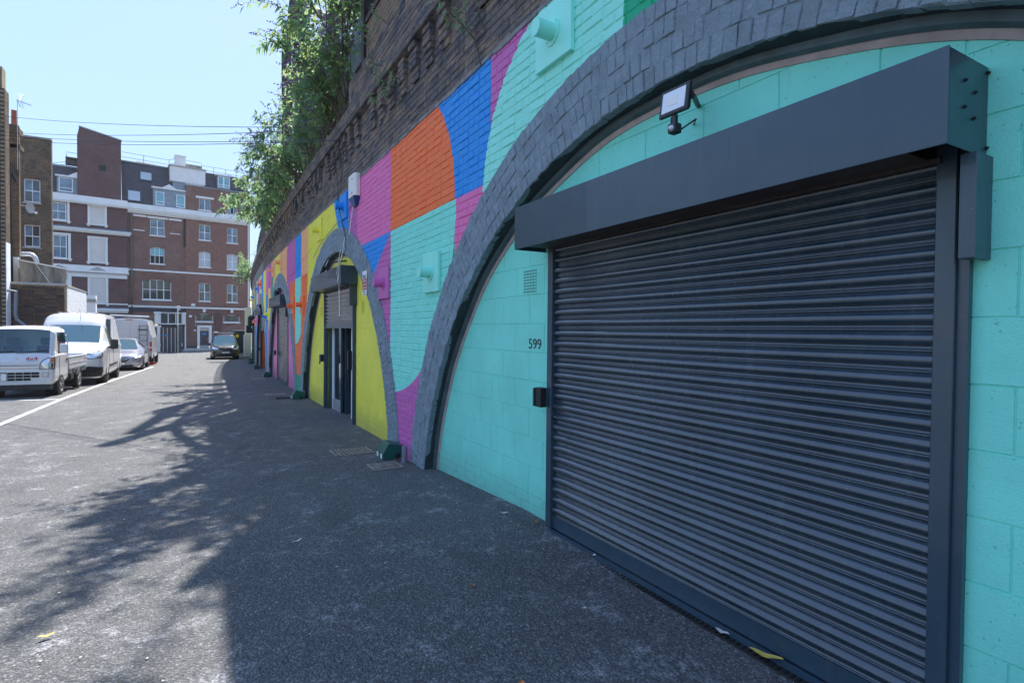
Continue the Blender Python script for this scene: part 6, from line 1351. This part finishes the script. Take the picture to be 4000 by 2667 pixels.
# raised joints on the white brick face
m = MB(); z = .8; k = 0
while z < 3.05:
    y = 27.02+(.11 if k%2 else 0)
    while y < 31.1: m.box(-4.349,-4.341+random.uniform(-.002,.004), y, min(31.2,y+.213), z, z+.066); y += .225
    z += .075; k += 1
tag(m.build('painted_bricks', M['white_brick_paint'], lw), kind='stuff')
wp = MB(); wp.box(-.22,.22,-.2,.2,0,3.75); o = wp.build('painted_pier', M['white_brick_paint']); o.location = (-4.82,36,-.55); tag(o, 'short white painted pier beyond the yard wall', 'pier')
cp = MB(); cp.box(-.26,.24,-.24,.24,3.4,3.56); cp.build('cap', M['concrete'], o, local=True)
# ---------------------------------------------------------------- gate, posts and sheds at the far end
gt = thing('palisade_gate', 'dark steel palisade gate in front of the shop front', 'gate', (-2.1,60,gz(60)))
g0 = gz(60)
for k in range(9):
    x = -2.86+k*.155; m = MB(); m.box(x-.03, x+.03, 59.97, 60.0, g0+.06, 1.50); m.add([(x-.03,59.97,1.5),(x+.03,59.97,1.5),(x+.03,60,1.5),(x-.03,60,1.5),(x,59.985,1.62)], [(0,1,4),(1,2,4),(2,3,4),(3,0,4)]); m.build('pale', M['galvanised' if k%2 else 'rusty_steel'], gt)
for z in (g0+.25, .5, 1.35): m = MB(); m.box(-2.95,-1.55,60.0,60.04,z,z+.06); m.build('rail', M['navy_steel'], gt)
m = MB(); m.box(-2.92,-1.5,60.02,60.03,g0+.05,.45); m.build('sheet', M['navy_steel'], gt)
for x in (-2.80,-2.55): m = MB(); m.box(x,x+.2,59.94,59.96,.78,.92); m.build('sign_board', M['sign_blue'], gt)
gp = MB(); gp.box(-.17,.17,-.12,.12,0,2.5); o = gp.build('gate_post', M['navy_steel']); o.location = (-1.42,60,g0); tag(o, 'thick dark steel gate post beside the white pole', 'post')
lp = thing('camera_pole', 'tall pole, white above and dark below, with small cameras on top', 'pole', (-1.54,59.5,g0))
m = MB(); m.tube([(-1.54,59.5,g0),(-1.54,59.5,1.75)], .05, 10); m.build('lower_pole', M['galvanised'], lp, smooth=40); m = MB(); m.tube([(-1.54,59.5,1.75),(-1.54,59.5,3.6)], .06, 10); m.build('upper_pole', M['white_plastic'], lp, smooth=40)
for dz, dx in ((3.55,.12),(3.25,.14),(3.5,-.1)): m = MB(); m.box(-1.54+dx-.07,-1.54+dx+.07,59.35,59.5,dz-.05,dz+.05); m.build('cctv_camera', M['white_plastic'], lp, bevel=.01)
sh = thing('gate_lodge', 'cream framed dark side gate left of the palisade gate', 'gate', (-3.2,60,g0))
m = MB(); m.box(-3.19,-2.95,59.9,60.1,g0,1.6); m.build('pillar', M['white_render'], sh); m = MB(); m.box(-3.8,-2.88,59.88,60.12,1.6,1.75); m.build('head_beam', M['white_render'], sh); m = MB(); m.box(-3.75,-3.19,59.98,60.02,g0,1.55); m.build('door', M['navy_steel'], sh); m = MB(); m.box(-3.85,-2.8,59.7,60.1,g0,g0+.12); m.build('step', M['concrete'], sh)
rs = thing('metal_shed', 'dark blue metal enclosure with a yellow notice behind the black van', 'shed', (3.4,58,-.78))
m = MB(); m.box(2.95,4.0,58,60.5,-.8,1.3); m.build('body', M['navy_fascia'], rs); m = MB(); m.box(2.9,4.02,57.95,58.3,1.3,1.42); m.build('head_rail', M['galvanised'], rs); m = MB(); m.box(3.18,3.42,57.98,57.995,.70,.98); m.build('notice', M['plate_yellow'], rs)
rf = thing('palisade_fence', 'dark vertical steel palisade panel left of the dark blue shed', 'fence', (2.7,58,-.78))
for k in range(6): x = 2.42+k*.10; m = MB(); m.box(x-.025,x+.025,57.97,58.0,-.78,1.70); m.build('pale', M['grey_plastic'], rf)
m = MB(); m.box(2.35,3.0,58.0,58.03,1.1,1.16); m.build('rail', M['navy_steel'], rf)
m = MB(); m.cyl((2.75,58.4,1.86),(2.75,58.4,1.90), .35, 20); o = m.build('round_canopy', M['cover_dark'], None); tag(o, 'flat round dark canopy top above the steel palisade panel', 'canopy')
wx = MB(); wx.box(-.22,.22,-.4,.4,0,1.79); o = wx.build('white_cabinet', M['white_render']); o.location = (3.56,50.2,-.78+.03); tag(o, 'plain white cabinet at the very end of the mural wall', 'cabinet')
wy = MB(); wy.box(-.2,.35,-.15,.15,0,4.3); o = wy.build('white_pier', M['white_render']); o.location = (4.1,57.5,-.78); tag(o, 'tall pale rendered pier between the mural wall and the brick building', 'pier')
for k, (y, z) in enumerate(((40.9,1.5),(33.8,1.95))):
    ob = MB(); ob.box(-.35,0,-.25,.25,-.25,.25); q = ob.build('wall_box', M['black_plastic'], None, bevel=.01); q.location = (2.28+bend(y)-.001, y, z); tag(q, ['dark box fixed low on the farthest piece of mural wall', 'dark projecting box on the mural between the last two arches'][k], 'box')
# ---------------------------------------------------------------- overhead wires
for k, (z0, z1) in enumerate(((9.1,5.08),(8.53,5.03),(8.42,4.83),(8.25,4.80))):
    a = Vector((-6.15,26.45,z0)); b = Vector((2.14,9.95-.05*k,z1)); pts = []
    for i in range(13):
        t = i/12; p = a.lerp(b, t); pts.append((p.x, p.y, p.z-.12*4*t*(1-t)))
    mb = MB().tube(pts, .0065, 5); mb.v = [(v[0]-a.x, v[1]-a.y, v[2]-a.z) for v in mb.v]; o = mb.build('overhead_wire', M['black_plastic'], None); o.location = a
    tag(o, ['overhead wire, topmost of the four crossing the sky', 'overhead wire, second from the top', 'overhead wire, third from the top', 'overhead wire, lowest of the four'][k], 'wire')
# ---------------------------------------------------------------- buddleia
def shrub(name, label, roots, nstem, spread, top, leafL, dens, seed, more=(), leafz=0, mats=('buddleia_leaf','buddleia_leaf_dry'), spikes=True, env=None, stemr=.02, cat='bush'):
    R = random.Random(seed); r0 = roots[0]; t = thing(name, label, cat, (r0[0], sum(r[1] for r in roots)/len(roots), r0[2])); stems = MB(); LV = [[], []]; SP = [[], []]
    def add_leaf(p, d, L, w, k):
        d = Vector(d).normalized()
        if p.z < leafz and R.random() < .8: return
        up = Vector((R.uniform(-.4,.4), R.uniform(-.4,.4), 1)); s = d.cross(up)
        if s.length < .1: return
        s.normalize(); n = s.cross(d); mid = p+d*L*.45+n*L*.05; tip = p+d*L*.98-Vector((0,0,1))*L*.22
        LV[k].append((tuple(p), tuple(mid+s*w), tuple(tip), tuple(mid-s*w)))
    def shoot(p, d, L, r, depth):
        n = max(3, int(L/.11)); pts = [p.copy()]; d = d.normalized(); dirs = [d.copy()]
        for i in range(n):
            g = -.035-.05*(i/n)*(2-depth*.3) if depth else .0-.05*(i/n)
            d = (d+Vector((R.uniform(-.10,.10)-.012, R.uniform(-.10,.10), g+R.uniform(-.04,.04)))).normalized(); p = p+d*(L/n)
            if env and not env(p): break
            pts.append(p.copy()); dirs.append(d.copy())
        if len(pts) < 3: return
        stems.tube([tuple(q) for q in pts], [max(.003, r*(1-.8*i/len(pts))) for i in range(len(pts))], 4 if depth else 5, cap=False)
        for i in range(1, len(pts)):
            fr = i/len(pts)
            if depth < 2 and fr > .18 and R.random() < (.62 if depth == 0 else .32):
                a = R.uniform(0, 6.28); q = dirs[i].orthogonal().normalized(); q.rotate(Matrix.Rotation(a, 3, dirs[i]))
                shoot(pts[i], dirs[i]*.75+q*.75+Vector((0,0,.12)), L*R.uniform(.28,.48), r*.5, depth+1)
            if depth or fr > .45:
                for sgn in (1,-1):
                    for _ in range(dens):
                        if R.random() < .82:
                            q = dirs[i].orthogonal().normalized(); q.rotate(Matrix.Rotation(R.uniform(0,6.28), 3, dirs[i]))
                            LL = leafL*R.uniform(.55,1.15)*(1.15-.5*fr); add_leaf(pts[i]+Vector((R.uniform(-.03,.03),R.uniform(-.03,.03),R.uniform(-.03,.03))), dirs[i]*.5+q*sgn-Vector((0,0,R.uniform(.1,.6))), LL, LL*R.uniform(.13,.18), 1 if R.random() < .10 else 0)
        if spikes and depth and R.random() < .6:
            d = dirs[-1]; p = pts[-1]; L2 = R.uniform(.14,.32); k = 0 if R.random() < .6 else 1
            dd = (d+Vector((-.1,0,-.05))).normalized()
            for j in range(22):
                tt = j/22; rr = .034*(1-tt*.8); c = p+dd*L2*tt-Vector((0,0,1))*.05*tt*tt; v = Vector((R.uniform(-1,1),R.uniform(-1,1),R.uniform(-1,1))).normalized()
                q = c+v*rr; s = v.orthogonal().normalized()*.014; u = v.cross(s).normalized()*.012; SP[k].append((tuple(q-s), tuple(q-u+v*.004), tuple(q+s), tuple(q+u+v*.008)))
    for (nstem, spread, top, dens) in [(nstem, spread, top, dens)]+list(more):
      for r in roots:
        for _ in range(nstem):
            d = Vector((spread[0]+R.uniform(-1,1)*spread[1], R.uniform(-1,1)*spread[2], spread[3]+R.uniform(-.25,.35)))
            shoot(Vector(r)+Vector((R.uniform(-.1,.1), R.uniform(-.4,.4), 0)), d, top*R.uniform(.55,1.1), stemr*R.uniform(.7,1.3), 0)
    stems.build('stems', M['stem_wood'], t)
    def quads(Q, nm, mat):
        if not Q: return
        A = np.array(Q).reshape(-1,3)-np.array(root_loc(t)); n = len(Q); me = bpy.data.meshes.new(nm); me.vertices.add(4*n); me.vertices.foreach_set('co', A.astype(np.float32).ravel())
        me.loops.add(4*n); me.loops.foreach_set('vertex_index', np.arange(4*n, dtype=np.int32)); me.polygons.add(n); me.polygons.foreach_set('loop_start', np.arange(0,4*n,4, dtype=np.int32)); me.polygons.foreach_set('loop_total', np.full(n,4,dtype=np.int32)); me.materials.append(M[mat]); me.update(calc_edges=True); me.validate()
        tag(link(nm, me, t), kind='stuff')
    quads(LV[0], 'leaves', mats[0]); quads(LV[1], 'yellowing_leaves', mats[1]); quads(SP[0], 'flower_spikes', 'flower_purple'); quads(SP[1], 'faded_spikes', 'flower_dead')
    return len(LV[0])
# the crown stays left of the post and above the cornice, leaning out over the yard
env1 = lambda p: p.x > (.070+.02*math.sin(5*p.z+3*p.y))*p.y and p.x < .245*p.y-.05 and p.z > 4.95 and p.x < 2.9 and not (p.x > 2.1 and p.z < 5.3)
N1 = 0
N1 += shrub('buddleia_bush', 'tall buddleia bush with purple spikes hanging over the wall top, nearest the dark post', [(2.3,y,5.35) for y in (9.8,10.6,11.4,12.2,13.0)], 5, (-.14,.40,.45,.7), 1.45, .20, 2, 3, more=[(1, (-.05,.2,.25,1.0), 2.7, 1)], env=env1, stemr=.018)
N1 += shrub('buddleia_bush', 'middle buddleia bush leaning far out over the yard with dark drooping spikes', [(2.35,y,5.3) for y in (13.6,14.6,15.6,16.6,17.4)], 5, (-.22,.35,.45,.6), 1.35, .20, 2, 5, more=[(1, (-.45,.2,.3,.5), 1.6, 1)], env=env1, stemr=.018)
N1 += shrub('buddleia_bush', 'buddleia bush with yellowing leaves, the lower farther end of the big clump', [(2.4+bend(y),y,5.1) for y in (18.6,20.0,21.4,23.0)], 4, (-.16,.2,.4,.5), 1.8, .24, 2, 8, env=lambda p: p.z > 4.75, mats=('buddleia_leaf','buddleia_leaf_dry'))
N1 += shrub('buddleia_bush', 'small pale buddleia bush far along the wall beside the brick building', [(3.2+bend(43)-.9,y,4.9) for y in (42.0,43.4)], 5, (-.35,.4,.5,.4), 1.7, .26, 1, 11, env=lambda p: p.z > 3.4 and p.x > 2.3, spikes=False)
N1 += shrub('buddleia_bush', 'high arching buddleia shoots rising beside the dark post out of the top of the picture', [(2.3,9.0,5.7),(2.3,9.3,5.6),(2.3,9.6,5.5)], 4, (-.24,.26,.25,1.0), 3.9, .22, 2, 31, leafz=7.0, env=lambda p: (p.x < .25*p.y-.05 if p.z < 7.2 else p.y > 7.2) and p.x > .135*p.y+.06*math.sin(7*p.z+4*p.y), stemr=.024)
for k, (x, y, z, h, lb_) in enumerate([(2.22,4.85,4.22,.34,'green seedling sprig rooted above the paint line over the blue'),(2.20,6.6,4.42,.38,'thin buddleia sprig growing from the corbels above the orange'),(2.12,8.15,5.25,.55,'upright feathery green weed beside the base of the dark post'),(2.12,7.45,5.50,.25,'small weed on the cornice right of the dark post'),(2.15,20.6,4.9,.6,'small green weed on the farther corbels'),(2.3,25.8,4.5,.6,'weed tuft on the far cornice'),(2.2,7.3,4.58,.18,'tiny dry weed among the corbels')]):
    shrub('wall_weed', lb_, [(x,y,z)], 3 if h < .5 else 4, (-.5 if h < .5 else -.1,.3,.35 if h < .5 else .1,.5 if h < .5 else 1.6), h, .085, 1, 20+k, spikes=False, stemr=.005, cat='plant')
print('leaves', N1)
# ---------------------------------------------------------------- thin summer haze
hz = MB(); hz.box(-70, 60, -14, 110, -2.2, 24.5); hm = bpy.data.materials.new('haze'); hm.use_nodes = True; t_ = hm.node_tree; t_.nodes.clear()
o_ = t_.nodes.new('ShaderNodeOutputMaterial'); v_ = t_.nodes.new('ShaderNodeVolumePrincipled'); v_.inputs['Color'].default_value = (.86,.92,1,1); v_.inputs['Density'].default_value = .0003; v_.inputs['Anisotropy'].default_value = .3
t_.links.new(v_.outputs[0], o_.inputs['Volume']); tag(hz.build('haze', hm), 'thin pale summer haze filling the yard', 'haze', kind='stuff')
